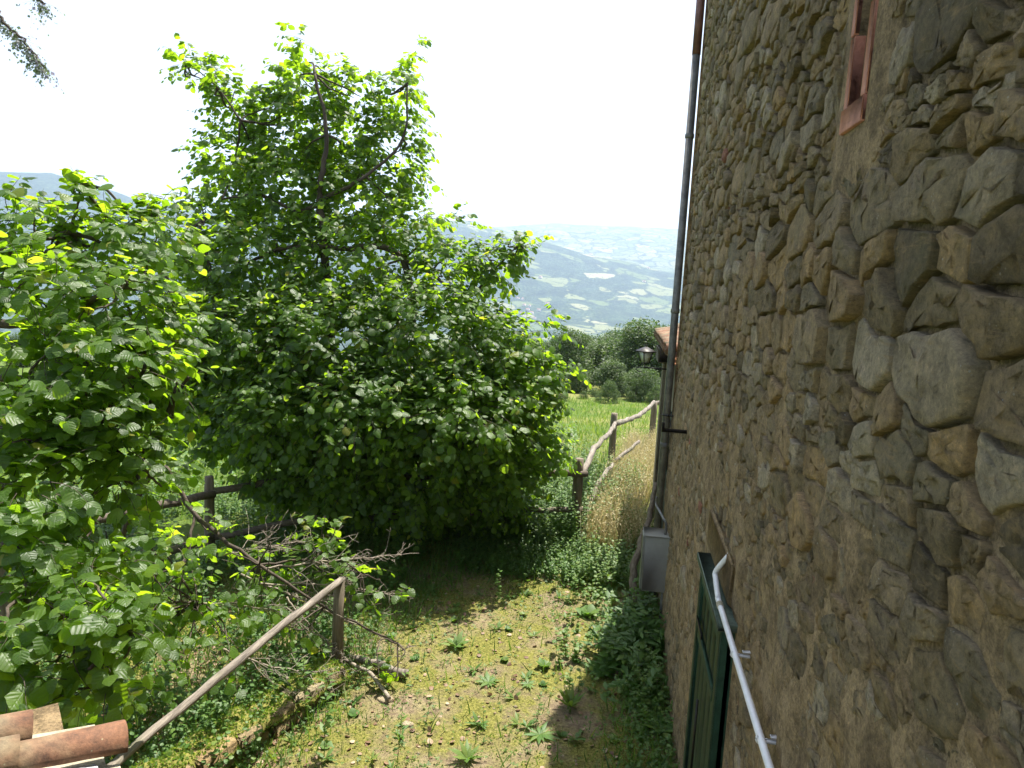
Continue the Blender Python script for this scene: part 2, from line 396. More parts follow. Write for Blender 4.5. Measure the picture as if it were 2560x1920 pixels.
ring = v[:k0]; gm.add(np.concatenate([ring, [[0, 0, 0]]]), np.stack([np.arange(k0 - 1), np.arange(1, k0), np.full(k0 - 1, k0)], -1))
gm.build('ground', ground_mat(), smooth_=True, label='mossy bare ground of the clearing and meadow below the house', kind='structure')
RJ = rs[-1]

def hill_mat():
    m, t, b = mat('wooded_hills'); P = geo(t)
    d = noise(t, .004, 3, .6)
    nd = t.nodes.new('ShaderNodeTexNoise'); nd.inputs['Scale'].default_value = .004; nd.inputs['Detail'].default_value = 4; t.links.new(P, nd.inputs['Vector'])
    va = t.nodes.new('ShaderNodeVectorMath'); va.operation = 'MULTIPLY_ADD'; t.links.new(nd.outputs['Color'], va.inputs[0]); va.inputs[1].default_value = (230, 230, 0); t.links.new(P, va.inputs[2])
    fl = mapping(t, va.outputs[0], (1, 1, 0))
    vo = t.nodes.new('ShaderNodeTexVoronoi'); vo.inputs['Scale'].default_value = 1 / 115.; t.links.new(fl, vo.inputs['Vector'])
    sp = t.nodes.new('ShaderNodeSeparateColor'); t.links.new(vo.outputs['Color'], sp.inputs[0])
    ve = t.nodes.new('ShaderNodeTexVoronoi'); ve.feature = 'DISTANCE_TO_EDGE'; ve.inputs['Scale'].default_value = 1 / 115.; t.links.new(fl, ve.inputs['Vector'])
    reg = noise(t, 1 / 800., 4, .6)
    sx = t.nodes.new('ShaderNodeSeparateXYZ'); t.links.new(P, sx.inputs[0])
    hy = mth(t, 'MULTIPLY', mth(t, 'SUBTRACT', sx.outputs[1], 4600), 1 / 9000.)          # more farmland high on the far slope
    left = mth(t, 'MULTIPLY', mth(t, 'MINIMUM', mth(t, 'ADD', sx.outputs[0], 600), 0), 1 / 4500.)
    k = mth(t, 'ADD', mth(t, 'ADD', reg, mth(t, 'MULTIPLY', sp.outputs[0], .24)), mth(t, 'ADD', mth(t, 'MAXIMUM', hy, -.03), left))
    fieldm = ramp(t, k, [(.615, (0, 0, 0)), (.62, (1, 1, 1))])
    edge = ramp(t, ve.outputs['Distance'], [(.03, (0, 0, 0)), (.07, (1, 1, 1))])
    fieldm = mix(t, 1.0, fieldm, edge, 'MULTIPLY')
    fc = ramp(t, sp.outputs[1], [(0, (.10, .14, .055)), (.4, (.15, .18, .075)), (.75, (.20, .21, .10)), (1, (.28, .27, .16))])
    w1 = noise(t, 1 / 14., 4, .75); w2 = noise(t, 1 / 90., 4, .6)
    wood = ramp(t, w1, [(.35, (.012, .026, .02)), (.5, (.035, .06, .04)), (.65, (.085, .115, .07))])
    wood = mix(t, .7, wood, ramp(t, w2, [(.35, (.6, .6, .6)), (.65, (1.5, 1.45, 1.2))]), 'MULTIPLY')
    sc = ramp(t, noise(t, 1 / 30., 4, .65), [(.58, (0, 0, 0)), (.61, (1, 1, 1))])         # lone trees in the fields
    fc = mix(t, sc, fc, (.04, .06, .025))
    c = mix(t, fieldm, wood, fc)
    t.links.new(c, b.inputs['Base Color']); b.inputs['Roughness'].default_value = 1; b.inputs['Specular IOR Level'].default_value = 0
    bump(t, b, w1, .8, 9); return m
rs2 = RJ * (12000 / RJ) ** (np.linspace(0, 1, 300))
def zf2(A, R, X, Y):
    t = smooth(RJ, RJ * 1.6, R)
    return gz(X, Y) * (1 - t) + far_z(A, R) * t
v, f = sheet(rs2, zf2); MB().add(v, f).build('hills', hill_mat(), smooth_=True, label='hazy wooded hills with pale fields across the valley', kind='structure')

# haze: one closed box of even pale air around everything
hm = bpy.data.materials.new('haze_air'); hm.use_nodes = True; t = hm.node_tree; t.nodes.clear()
pv = t.nodes.new('ShaderNodeVolumePrincipled'); pv.inputs['Density'].default_value = 1.2e-4; pv.inputs['Color'].default_value = (.60, .74, 1.0, 1); pv.inputs['Anisotropy'].default_value = .2
t.links.new(pv.outputs[0], t.nodes.new('ShaderNodeOutputMaterial').inputs['Volume'])
hb = MB(); box(hb, (-12400, -12400, -330), (12400, 12400, 960)); hb.build('haze', hm, kind='stuff', label='pale blue summer haze filling the valley')

# ------------------------------------------------------------------ the stone house
WX = .78
house = thing('stone_house', 'tall rubble stone house wall along the right side of the clearing', 'house')
OPEN = [(4.0, 5.06, -.1, 2.30), (2.715, 2.87, 4.89, 6.3)]          # door, slit window  (y0,y1,z0,z1)
def wallbulge(y, z):
    return .030 * n2(y, z, .5, 41, 2) + .014 * n2(y, z, 2.6, 43, 3)
def core():
    def axis(a, b, step, cuts):
        c = sorted(set([a, b] + cuts)); out = []
        for p, q in zip(c[:-1], c[1:]): out += list(np.linspace(p, q, max(1, round((q - p) / step)) + 1)[:-1])
        return np.array(out + [b])
    ys = axis(-3.0, 9.45, .036, [y for o in OPEN for y in o[:2]]); zs = axis(-.2, 7.95, .04, [max(z, -.2) for o in OPEN for z in o[2:]])
    Y, Z = np.meshgrid(ys, zs); n, m_ = Y.shape
    hi = smooth(2.7, 4.4, Z); d = wallbulge(Y, Z) + (.006 + .014 * (1 - hi)) * n2(Y, Z, 13, 47, 2) + (.036 - .028 * hi) * n2(Y, Z, 3.5, 48, 3)
    X = WX - d + .030 * hi - .005
    k_ = np.exp(-(np.clip(np.abs(Y - 2.79) - .16, 0, None) / .16) ** 2) * smooth(4.45, 4.7, Z); X = X * (1 - k_) + (WX - .008) * k_      # smoothed plaster round the slit window
    for o in OPEN:
        ed = ((np.abs(Y - o[0]) < 1e-6) | (np.abs(Y - o[1]) < 1e-6)) & (Z > o[2] - .01) & (Z < o[3] + .01) | ((np.abs(Z - o[2]) < 1e-6) | (np.abs(Z - o[3]) < 1e-6)) & (Y > o[0] - .01) & (Y < o[1] + .01)
        X = np.where(ed, WX, X)
    i = np.arange(n - 1)[:, None] * m_; j = np.arange(m_ - 1)[None]
    f = np.stack([i + j, i + j + 1, i + m_ + j + 1, i + m_ + j], -1).reshape(-1, 4)
    cy = ((Y[:-1, :-1] + Y[1:, 1:]) / 2).ravel(); cz = ((Z[:-1, :-1] + Z[1:, 1:]) / 2).ravel(); keep = np.ones(len(f), bool)
    for o in OPEN: keep &= ~((cy > o[0]) & (cy < o[1]) & (cz > o[2]) & (cz < o[3]))
    mb = MB().add(np.stack([X, Y, Z], -1).reshape(-1, 3), f[keep][:, ::-1])
    # closed body behind the face: end walls, back, top
    mb.add([[WX - .02, 9.45, -.2], [7, 9.45, -.2], [7, 9.45, 7.95], [WX - .02, 9.45, 7.95], [WX, -3, -.2], [7, -3, -.2], [7, -3, 7.95], [WX, -3, 7.95]],
           np.array([[0, 3, 2, 1], [4, 5, 6, 7], [1, 2, 6, 5]]))
    for (y0, y1, z0, z1), dp in zip(OPEN, (.22, .16)):
        z0 = max(z0, -.2); a, b_ = WX, WX + dp
        q = [[a, y0, z0], [a, y1, z0], [a, y1, z1], [a, y0, z1], [b_, y0, z0], [b_, y1, z0], [b_, y1, z1], [b_, y0, z1]]
        mb.add(q, np.array([[0, 4, 7, 3], [1, 2, 6, 5], [0, 1, 5, 4], [3, 7, 6, 2], [4, 5, 6, 7]]))
    return mb
wall = core().build('wall', M_MORTAR, house, smooth_=True)
rf = MB()
for k in range(30):                                              # roof: rows of tiles over an eave board, above the frame
    y = -3.1 + k * .42
    box(rf, (WX - .03, y + .01, 7.96), (WX + 6.3, y + .41, 8.05 + .02 * (k % 2)))
rf.build('roof', M_TILE, house)

def power_cells():
    S = []; z = -.05; asp = 1.0
    while z < 7.95:
        h = random.choice([.03, .045, .06, .075, .09, .11, .14, .18] if z < 3.6 else [.035, .05, .065, .08, .10, .13, .17, .21]) * random.uniform(.85, 1.15); y = -1.2 - random.random() * .3
        while y < 9.5:
            wdt = h * random.uniform(.7, 3.2) + .03; wdt = min(wdt, .55)
            if random.random() < .2: wdt *= .5
            zz = z + h / 2 + .10 * float(n2(y, z, .6, 51, 2))
            if h > .17 and random.random() < .35:
                S.append((y + wdt / 2, zz - h * .22, wdt, h * .55)); S.append((y + wdt / 2 + random.uniform(-.04, .04), zz + h * .26, wdt, h * .45))
            else: S.append((y + wdt / 2, zz, wdt, h))
            y += wdt
        z += h
    return np.array(S)
S = power_cells(); AS = 1.55
P2 = np.stack([S[:, 0] / AS, S[:, 1]], -1); P2 += rng.normal(0, .012, P2.shape)
W2 = ((S[:, 2] / AS) ** 2 + S[:, 3] ** 2) / 9.
def clip(poly, nx, ny, c):
    out = []; n = len(poly)
    for i in range(n):
        a, b = poly[i], poly[(i + 1) % n]; da = nx * a[0] + ny * a[1] - c; db = nx * b[0] + ny * b[1] - c
        if da <= 0: out.append(a)
        if (da < 0) != (db < 0) and abs(da - db) > 1e-12:
            t = da / (da - db); out.append((a[0] + t * (b[0] - a[0]), a[1] + t * (b[1] - a[1])))
    return out
stones = []
order = np.argsort(P2[:, 1]); zs_sorted = P2[order, 1]
for i in range(len(P2)):
    a, b = np.searchsorted(zs_sorted, [P2[i, 1] - .55, P2[i, 1] + .55]); nb = order[a:b]
    d = P2[nb] - P2[i]; dd = (d ** 2).sum(1); sel = (dd < .35) & (nb != i); nb, d, dd = nb[sel], d[sel], dd[sel]
    o = np.argsort(dd)[:26]; poly = [(-.5, -.5), (.5, -.5), (.5, .5), (-.5, .5)]
    for k in o:
        c = (dd[k] + W2[i] - W2[nb[k]]) / 2
        poly = clip(poly, d[k, 0], d[k, 1], c)
        if len(poly) < 3: break
    if len(poly) < 3: continue
    q = np.array(poly) + P2[i]; q[:, 0] *= AS
    c = q.mean(0)
    if c[0] < -1.1 or c[0] > 9.42 or c[1] > 7.9: continue
    q[:, 0] = np.minimum(q[:, 0], 9.44); q[:, 1] = np.clip(q[:, 1], -.1, 7.9)
    bad = False
    for (y0, y1, z0, z1) in OPEN:
        mg = .13 if z0 > 1 else .03
        if q[:, 0].max() > y0 - mg and q[:, 0].min() < y1 + mg and q[:, 1].max() > z0 - mg - .06 and q[:, 1].min() < z1 + mg:
            if y0 < c[0] < y1 and z0 - .05 < c[1] < z1: bad = True; break
            dl = [c[0] - y1, y0 - c[0], c[1] - z1, z0 - c[1]]; k = int(np.argmax(dl))
            if k == 0: q = np.array(clip([tuple(p) for p in q], -1, 0, -(y1 + mg)))
            if k == 1: q = np.array(clip([tuple(p) for p in q], 1, 0, y0 - mg))
            if k == 2: q = np.array(clip([tuple(p) for p in q], 0, -1, -(z1 + mg)))
            if k == 3: q = np.array(clip([tuple(p) for p in q], 0, 1, z0 - mg - .08))
            if len(q) < 3: bad = True; break
    if bad or len(q) < 3: continue
    x_, y_ = q[:, 0], q[:, 1]; area = abs(np.dot(x_, np.roll(y_, -1)) - np.dot(y_, np.roll(x_, -1))) / 2
    if area < .0012: continue
    stones.append((q, area))
def stone_mesh(mb, q, area, tint):
    c = q.mean(0); dist = math.hypot(c[0], c[1] - 4.2)
    n = 18 if dist < 3.4 else (13 if dist < 5.5 else 8); big_ = n > 8
    hi = float(smooth(2.9, 4.6, c[1])); sz = math.sqrt(area)
    joint = .006 + .006 * hi + .004 * random.random(); joint = min(joint, sz * .12)
    # resample the outline
    p = np.concatenate([q, q[:1]]); L = np.linalg.norm(np.diff(p, axis=0), axis=1); cs = np.concatenate([[0], np.cumsum(L)])
    nc = len(q); extra = max(0, n - nc); per = np.maximum(0, np.round(extra * L / L.sum())).astype(int); o = []
    for e_ in range(nc):
        if L[e_] < .006: continue
        for t_ in np.arange(per[e_] + 1) / (per[e_] + 1): o.append(p[e_] * (1 - t_) + p[e_ + 1] * t_)
    o = np.array(o); n = len(o)
    if n < 4: return
    o = o * .96 + (np.roll(o, 1, 0) + np.roll(o, -1, 0)) * .02
    c = o.mean(0); r = o - c; rl = np.linalg.norm(r, axis=1)[:, None]
    o = c + r * np.clip((rl - joint) / rl, .3, 1)
    o += np.stack([n2(o[:, 0], o[:, 1], 9, 61), n2(o[:, 0], o[:, 1], 9, 62)], -1) * min(.032, sz * .17)
    r = o - c; prot = random.uniform(.003, .030) * (.45 + .55 * hi) * min(1, sz / .14)
    if abs(c[0] - 2.79) < .5 and c[1] > 4.6: prot *= .15
    elif random.random() < .05: prot += .018
    base = WX - float(wallbulge(c[0], c[1])) + .03
    tl = rng.normal(0, .08, 2) * (.6 + hi * .6)                       # face tilt
    rings = [(1.0, 0.0), (.985, .9), (.95, 1.0), (.72, 1.0), (.38, 1.0)] if big_ else [(1.0, 0.0), (.97, .85), (.6, 1.03)]
    V = []; pls = [(rng.normal(0, .11, 2), rng.uniform(-.001, .006)) for _ in range(4)] + [(rng.normal(0, .05, 2), 0.0)]
    def facet(pp): return np.max([(pp - c) @ a_ * min(1, .12 / sz) - b_ for a_, b_ in pls], axis=0)
    for sc, h in rings:
        pp = c + r * sc; dep = base - (.03 + prot) * h
        nz = (n2(pp[:, 0], pp[:, 1], 22, 63, 3) * .004 * min(1, sz / .12) + np.minimum(facet(pp), prot + .02)) * (1 if h > 0 else 0)
        if 0 < sc < .98 and h > 0: nz = nz + rng.normal(0,   .003 if sc > .9 else .003, n) * min(1, sz / .12); pp = pp + rng.normal(0, .05 * sz * (sc < .9), pp.shape)
        xx = dep + nz + ((pp - c) @ tl) * min(h, 1) * .6
        V.append(np.stack([xx, pp[:, 0], pp[:, 1]], -1))
    V = np.concatenate(V + [np.array([[base - (.03 + prot) + float(facet(c[None])[0]), c[0], c[1]]])])
    j = np.arange(n); k = (j + 1) % n; F4 = np.concatenate([np.stack([i * n + j, i * n + k, (i + 1) * n + k, (i + 1) * n + j], -1) for i in range(len(rings) - 1)])
    m_ = (len(rings) - 1) * n; F3 = np.stack([m_ + j, m_ + k, np.full(n, len(V) - 1)], -1)
    mb.add(V, [F4[:, ::-1], F3[:, ::-1]], tint)
def seen(q, area):
    c = q.mean(0); d = ROT.T @ (np.array([WX, c[0], c[1]]) - EYE)
    if -d[2] < .1: return 0
    u, v_ = d[0] / -d[2] * _F, d[1] / -d[2] * _F
    if abs(u) > 530 or abs(v_) > 400: return 0
    dist = np.linalg.norm(d); return area * WX / dist ** 3
rank = sorted(range(len(stones)), key=lambda i: -seen(*stones[i])); top = set(rank[:300]); rest = MB()
for i, (q, area) in enumerate(stones):
    tint = random.random() * .96 if random.random() > .006 else 1.0
    if i in top:
        mb = MB(); stone_mesh(mb, q, area, tint); mb.build('stone', M_STONE, wall)
    else: stone_mesh(rest, q, area, tint)
rest.build('stone', M_STONE, wall, kind='stuff')

# door: green boards in a proud frame with a faded ledge
DX = .70
door = bevbox(MB(), (DX + .035, 4.0, -.05), (DX + .12, 5.06, 2.27), .008).build('door', M_GREEN, house, label='dark green wooden door')
fr = MB(); bevbox(fr, (DX, 4.0, -.05), (DX + .075, 4.09, 2.27), .006); bevbox(fr, (DX, 4.97, -.05), (DX + .075, 5.06, 2.27), .006); bevbox(fr, (DX + .002, 4.0915, 2.15), (DX + .075, 4.9685, 2.27), .006)
fr.build('frame', M_GREEN, door)
bevbox(MB(), (DX - .03, 3.97, 2.275), (DX + .11, 5.10, 2.325), .006).build('ledge', M_LEDGE, door)
for k in range(5):
    y0 = 4.095 + k * .1752; bevbox(MB(), (DX + .022, y0, 0.02), (DX + .036, y0 + .171, 2.145), .004).build('plank', M_GREEN, door)
for z0 in (.35, 1.75): bevbox(MB(), (DX + .002, 4.12, z0), (DX + .021, 4.94, z0 + .07), .005).build('batten', M_GREEN, door)
st = MB(); tube(st, [(DX - .012, 4.55, 1.5), (DX - .012, 4.55, .95)], .008, 8); st.build('handle', M_IRON, door)
for z0 in (.45, 1.85):
    h_ = MB(); bevbox(h_, (DX - .008, 4.70, z0), (DX + .0015, 5.0, z0 + .035), .002); h_.build('hinge', M_IRON, door)
# a flat lintel stone above the door
lt = MB(); bevbox(lt, (WX - .03, 4.15, 2.34), (WX + .06, 5.25, 2.62), .02, .35); lt.build('lintel', M_STONE, house)

# slit window with red brick edging
slit = MB(); bevbox(slit, (WX + .022, 2.715, 4.89), (WX + .10, 2.87, 5.62), .012, .2)
sw = slit.build('slit_window', M_STONE, house, label='narrow blocked slit window with red edging')
for y0, y1 in ((2.665, 2.717), (2.868, 2.915)):
    z = 4.89
    while z < 6.25:
        h = random.uniform(.22, .34); b_ = MB(); bevbox(b_, (WX - .014 - random.random() * .004, y0 + random.uniform(-.004, .004), z), (WX + .05, y1 + random.uniform(-.004, .004), z + h - .004), .003); b_.build('brick', M_REDFR, sw); z += h
b_ = MB(); bevbox(b_, (WX - .022, 2.665, 4.80), (WX + .06, 2.915, 4.888), .004); b_.build('sill', M_REDFR, sw)
b_ = MB(); bevbox(b_, (WX + .026, 2.717, 5.64), (WX + .11, 2.868, 6.3), .01); b_.build('plaster_infill', M_LIME, sw)

# ------------------------------------------------------------------ things on the wall
dp = thing('drainpipe', 'tall grey drainpipe with a rust brown upper length at the corner of the stone house', 'drainpipe')
px, py = .685, 9.32
p = MB(); tube(p, [(px, py, .02), (px, py, 7.05)], .048, 16); p.build('pipe', M_PIPE, dp, smooth_=True)
p = MB(); tube(p, [(px, py, 7.03), (px, py, 7.94)], .052, 16); p.build('upper_pipe', M_COPPER, dp, smooth_=True, label='rust brown upper pipe')
for z in (6.05, 2.15, 3.9):
    p = MB(); tube(p, [(px, py, z), (px, py, z + .012), (px, py, z + .05), (px, py, z + .062)], [.05, .057, .057, .05], 16); p.build('collar', M_PIPE, dp, smooth_=True)
p = MB(); tube(p, [(px, py, .28), (px, py, .42)], .056, 16); p.build('red_collar', M_TERRA, dp)
p = MB(); tube(p, [(px, py - .05, 2.58), (WX + .05, py - .05, 2.58)], .012, 6); tube(p, [(px + .06 * math.cos(a), py + .06 * math.sin(a), 2.58) for a in np.linspace(0, 2 * math.pi, 17)], .009, 5, cap=False); p.build('clamp', M_IRON, dp)
ir = MB(); bevbox(ir, (WX - .26, 7.55, 2.70), (WX + .04, 7.59, 2.735), .004); bevbox(ir, (WX - .265, 7.545, 2.70), (WX - .235, 7.595, 2.80), .004)
ir.build('iron_bracket', M_IRON, label='short black iron bracket sticking out of the stone wall across the drainpipe', cat='bracket')

ub = thing('utility_box', 'grey metal utility box low on the wall by the drainpipe foot', 'utility box')
b_ = MB(); bevbox(b_, (.475, 8.36, .56), (.79, 8.66, 1.25), .008); b_.build('case', M_BOX, ub)
b_ = MB(); bevbox(b_, (.458, 8.38, .575), (.4735, 8.64, 1.235), .005); d_ = b_.build('door', M_BOX, ub)
b_ = MB(); bevbox(b_, (.448, 8.60, .88), (.457, 8.62, .94), .003); b_.build('latch', M_IRON, d_)
b_ = MB(); bevbox(b_, (.463, 8.345, 1.253), (.795, 8.665, 1.268), .004); b_.build('lid', M_BOX, ub)
b_ = MB(); tube(b_, curve([(.72, 8.45, 1.26), (.72, 8.45, 1.40), (.69, 8.5, 1.44), (.65, 8.8, 1.45), (.62, 9.0, 1.46), (.62, 9.02, 1.56)], 6), .017, 10); b_.build('conduit', M_PIPE, ub, smooth_=True)
b_ = MB(); tube(b_, [(.75, 8.50, .02), (.75, 8.50, .57)], .02, 8); b_.build('conduit', M_PIPE, ub, smooth_=True)

wp = thing('white_conduit', 'white plastic conduit pipe running along the wall above the green door', 'pipe')
b_ = MB(); tube(b_, np.concatenate([np.array([(.70, -1.3, 2.37)]), curve([(.70, 1.0, 2.37), (.70, 3.0, 2.37), (.70, 4.12, 2.37), (.70, 4.20, 2.375), (.70, 4.36, 2.43), (.705, 4.40, 2.47), (.77, 4.36, 2.60)], 5)]), .0165, 14); b_.build('pipe', M_WHITE, wp, smooth_=True)
b_ = MB()
for k in range(3): tube(b_, [(.70, 4.09 + k * .018, 2.37), (.70, 4.104 + k * .018, 2.37)], .0205, 14)
b_.build('coupling', M_BOARD, wp)
for y in (3.55, 2.85, 2.2, 1.4, .5):
    b_ = MB(); tube(b_, [(.70 + .021 * math.cos(a), y, 2.37 + .021 * math.sin(a)) for a in np.linspace(math.pi * .75, math.pi * 2.1, 10)], .004, 6); bevbox(b_, (.715, y - .012, 2.36), (.775, y + .012, 2.372), .002); bevbox(b_, (.735, y - .012, 2.385), (.775, y + .012, 2.393), .002); b_.build('clip', M_WHITE, wp)

# ------------------------------------------------------------------ annexe beyond the corner
def half_tile(L, r0, r1, th=.014, seg=10, ang=math.pi, up=True):
    """a curved clay tile along +X, open below"""
    v, f = [], []
    nn = 7
    for i in range(nn):
        t_ = i / (nn - 1); r = r0 + (r1 - r0) * t_
        for k, rr in ((0, r), (1, r - th)):
            for j in range(seg + 1):
                a = (math.pi - ang) / 2 + ang * j / seg
                wv = 1 + .02 * math.sin(3 * t_ * 5 + j)
                v.append((L * t_, rr * math.cos(a) * wv, (rr * math.sin(a)) * (1 if up else -1)))
    s = seg + 1
    for i in range(nn - 1):
        for j in range(seg):
            a = i * 2 * s + j; f.append([a, a + 1, a + 2 * s + 1, a + 2 * s]); b = a + s; f.append([b, b + 2 * s, b + 2 * s + 1, b + 1])
        for j in (0, seg):
            a = i * 2 * s + j; f.append([a, a + 2 * s, a + 3 * s, a + s] if j == 0 else [a, a + s, a + 3 * s, a + 2 * s])
    for i in (0, nn - 1):
        for j in range(seg):
            a = i * 2 * s + j; f.append([a, a + s, a + s + 1, a + 1])
    return np.array(v), np.array(f)
def tile_obj(parent, loc, yaw, pitch, L=.45, r0=.085, r1=.07, up=True, roll=0):
    v, f = half_tile(L, r0, r1, up=up); mb = MB().add(v, f); me = mb.mesh('roof_tile', M_TILE, True)
    mw = Matrix.Translation(loc) @ Euler((roll, pitch, yaw)).to_matrix().to_4x4()
    return link('roof_tile', me, parent, mw=mw)
an = thing('annexe', 'low annexe with terracotta eave tiles beyond the corner of the stone house', 'annexe')
AX = .82
b_ = MB()
bevbox(b_, (AX, 9.6, -.1), (5.0, 9.85, 3.2), .02); bevbox(b_, (AX, 12.9, -.1), (5.0, 13.3, 3.2), .02)
bevbox(b_, (AX + .05, 9.85, 2.35), (AX + .35, 12.9, 3.2), .01); bevbox(b_, (AX + .05, 9.85, -.1), (AX + .35, 10.15, 2.35), .01)
bevbox(b_, (AX + .05, 12.0, -.1), (AX + .35, 12.9, 2.35), .01)
b_.build('wall', M_PLASTER, an)
gd = MB(); bevbox(gd, (AX + .02, 10.16, -.05), (AX + .07, 11.99, 1.45), .006); g_ = gd.build('door', M_GREEN, an, label='green door with mesh window')
for k in range(12):
    b_ = MB(); y = 10.2 + k * .16; tube(b_, [(AX + .045, y, 1.46), (AX + .045, y, 2.3)], .006, 5); b_.build('bar', M_IRON, g_)
b_ = MB(); bevbox(b_, (AX + .02, 10.16, 2.3), (AX + .07, 11.99, 2.35), .004); b_.build('top_rail', M_GREEN, g_)
b_ = MB(); bevbox(b_, (AX - .13, 12.45, 2.93), (AX + .5, 13.34, 3.18), .02); b_.build('beam_end', M_CONC, an)
b_ = MB(); bevbox(b_, (AX - .08, 9.62, 3.205), (4.9, 13.34, 3.25), .006); b_.build('cornice', M_TERRA, an)
b_ = MB(); bevbox(b_, (AX - .13, 9.62, 3.27), (4.9, 13.34, 3.31), .006); b_.build('cornice', M_TERRA, an)
b_ = MB(); bevbox(b_, (AX - .02, 9.62, 3.2505), (4.9, 13.3, 3.2695), .002); b_.build('mortar_bed', M_PLASTER, an)
k = 0; y = 9.75
while y < 13.4:
    for c in range(9):
        lc = (AX - .17 + c * .36, y + random.uniform(-.02, .02), 3.33 + c * .36 * .24 + random.uniform(-.01, .01))
        tile_obj(an, (lc[0], lc[1], lc[2] + .055 + .012 * (c % 2)), random.uniform(-.08, .08), -.235 + random.uniform(-.04, .04), .45, .098, .082)
        if c < 3: tile_obj(an, (lc[0] - .03, lc[1] + .1, lc[2] + .075), random.uniform(-.05, .05), -.235, .45, .085, .075, up=False)
    y += .205

lamp = thing('wall_lantern', 'black iron lantern with frosted panes on a bracket beside the annexe eave', 'lantern')
lx, ly, lz = .42, 11.0, 2.99
b_ = MB(); tube(b_, [(AX + .02, ly, lz), (lx - .02, ly, lz + .01)], .011, 8); tube(b_, [(lx - .02 + .05 * math.cos(a) - .05, ly, lz - .025 + .035 * math.sin(a)) for a in np.linspace(.8, 5.4, 14)], .008, 6); bevbox(b_, (AX - .008, ly - .03, lz - .07), (AX + .01, ly + .03, lz + .07), .003); b_.build('bracket', M_IRON, lamp)
b_ = MB(); tube(b_, [(lx, ly, lz), (lx, ly, lz + .03), (lx, ly, lz + .07)], [.02, .009, .012], 8); b_.build('stem', M_IRON, lamp)
def ring4(r, z, rot=math.pi / 4 + .5): return [(lx + r * math.cos(rot + k * math.pi / 2), ly + r * math.sin(rot + k * math.pi / 2), z) for k in range(4)]
b0, b1 = ring4(.06, lz + .08), ring4(.115, lz + .25)
fr = MB()
for k in range(4): tube(fr, [b0[k], b1[k]], .0075, 5); tube(fr, [b0[k], b0[(k + 1) % 4]], .007, 5); tube(fr, [b1[k], b1[(k + 1) % 4]], .007, 5)
fr.build('frame', M_IRON, lamp)
c0, c1 = ring4(.056, lz + .083), ring4(.11, lz + .248)
for k in range(4):
    e = [np.array(q) for q in (c0[k], c0[(k + 1) % 4], c1[(k + 1) % 4], c1[k])]; nrm = np.cross(e[1] - e[0], e[3] - e[0]); nrm /= np.linalg.norm(nrm)
    e2 = [q - nrm * .003 for q in e]; MB().add(e + e2, np.array([[0, 1, 2, 3], [7, 6, 5, 4], [0, 4, 5, 1], [1, 5, 6, 2], [2, 6, 7, 3], [3, 7, 4, 0]])).build('pane', M_GLASS, lamp)
b_ = MB(); r0 = ring4(.165, lz + .252); r1 = ring4(.16, lz + .262)
b_.add(r0 + r1 + [(lx, ly, lz + .335), (lx, ly, lz + .25)], [np.array([[0, 1, 5, 4], [1, 2, 6, 5], [2, 3, 7, 6], [3, 0, 4, 7]]), np.array([[4, 5, 8], [5, 6, 8], [6, 7, 8], [7, 4, 8], [1, 0, 9], [2, 1, 9], [3, 2, 9], [0, 3, 9]])])
tube(b_, [(lx, ly, lz + .325), (lx, ly, lz + .36)], [.012, .006], 6); b_.build('cap', M_IRON, lamp)

# ------------------------------------------------------------------ corner of a small tiled roof, bottom left
sr = thing('low_tiled_roof', 'corner of a low roof with mossy terracotta tiles at the lower left', 'roof')
yaw = math.radians(46)
ax = np.array([math.cos(yaw), math.sin(yaw), 0]); ay = np.array([-math.sin(yaw), math.cos(yaw), 0])
def rp(a, b, z): return np.array([-1.835, 2.305, 2.33]) + ax * a + ay * b + np.array([0, 0, z])
PITCH = math.radians(9)
for row, (off, nb_) in enumerate(((-.02, 4), (.165, 4))):
    for c in range(nb_):
        a = [.02, -.27][row] - c * .34
        q = rp(a, off + .0, .012 * (c % 2) + (-a) * math.sin(PITCH) * 1.0 + .015)
        # narrow end uphill: the tile runs from its eave end towards the ridge
        v, f = half_tile(.42, .08, .066, .012); me = MB().add(v, f).mesh('roof_tile', M_TILE, True)
        link('roof_tile', me, sr, mw=Matrix.Translation(q) @ Euler((random.uniform(-.02, .02), -PITCH, yaw + math.pi + random.uniform(-.03, .03))).to_matrix().to_4x4())
def slab(b0, b1, z0, z1, a0, a1, mt, name, par=sr, jit=0):
    mb = MB(); v = np.array([[a, b, z] for a in (a0, a1) for b in (b0, b1) for z in (z0, z1)], float)
    vv = np.array([rp(a, b, z + (-a) * math.sin(PITCH)) for a, b, z in v])
    mb.add(vv, np.array([[0, 1, 3, 2], [4, 6, 7, 5], [0, 4, 5, 1], [2, 3, 7, 6], [0, 2, 6, 4], [1, 5, 7, 3]])); return mb.build(name, mt, par)
slab(-.075, .24, -.05, -.012, -1.2, -.36, M_CONC, 'roof_bed')
slab(-.17, -.09, -.075, -.03, -1.2, -.005, M_BOARD, 'verge_board')
slab(-.165, .30, -.10, -.08, -1.2, -.04, M_BOARD, 'rafter_board')
nl = 44; aa = np.linspace(-1.2, -.08, nl); bb = np.linspace(-.16, -.06, 9); A_, B_ = np.meshgrid(aa, bb, indexing='ij')
Zm = -.03 + .028 * np.maximum(0, n2(A_, B_, 14, 71) + .5) * np.sin((B_ + .16) / .1 * math.pi) ** .7
vm = np.array([rp(a, b, z + (-a) * math.sin(PITCH)) for a, b, z in zip(A_.ravel(), B_.ravel(), Zm.ravel())])
i = np.arange(nl - 1)[:, None] * 9; j = np.arange(8)[None]; MB().add(vm, np.stack([i + j, i + 9 + j, i + 9 + j + 1, i + j + 1], -1).reshape(-1, 4)).build('lime_mortar', M_LIME, sr, smooth_=True)
b_ = MB()
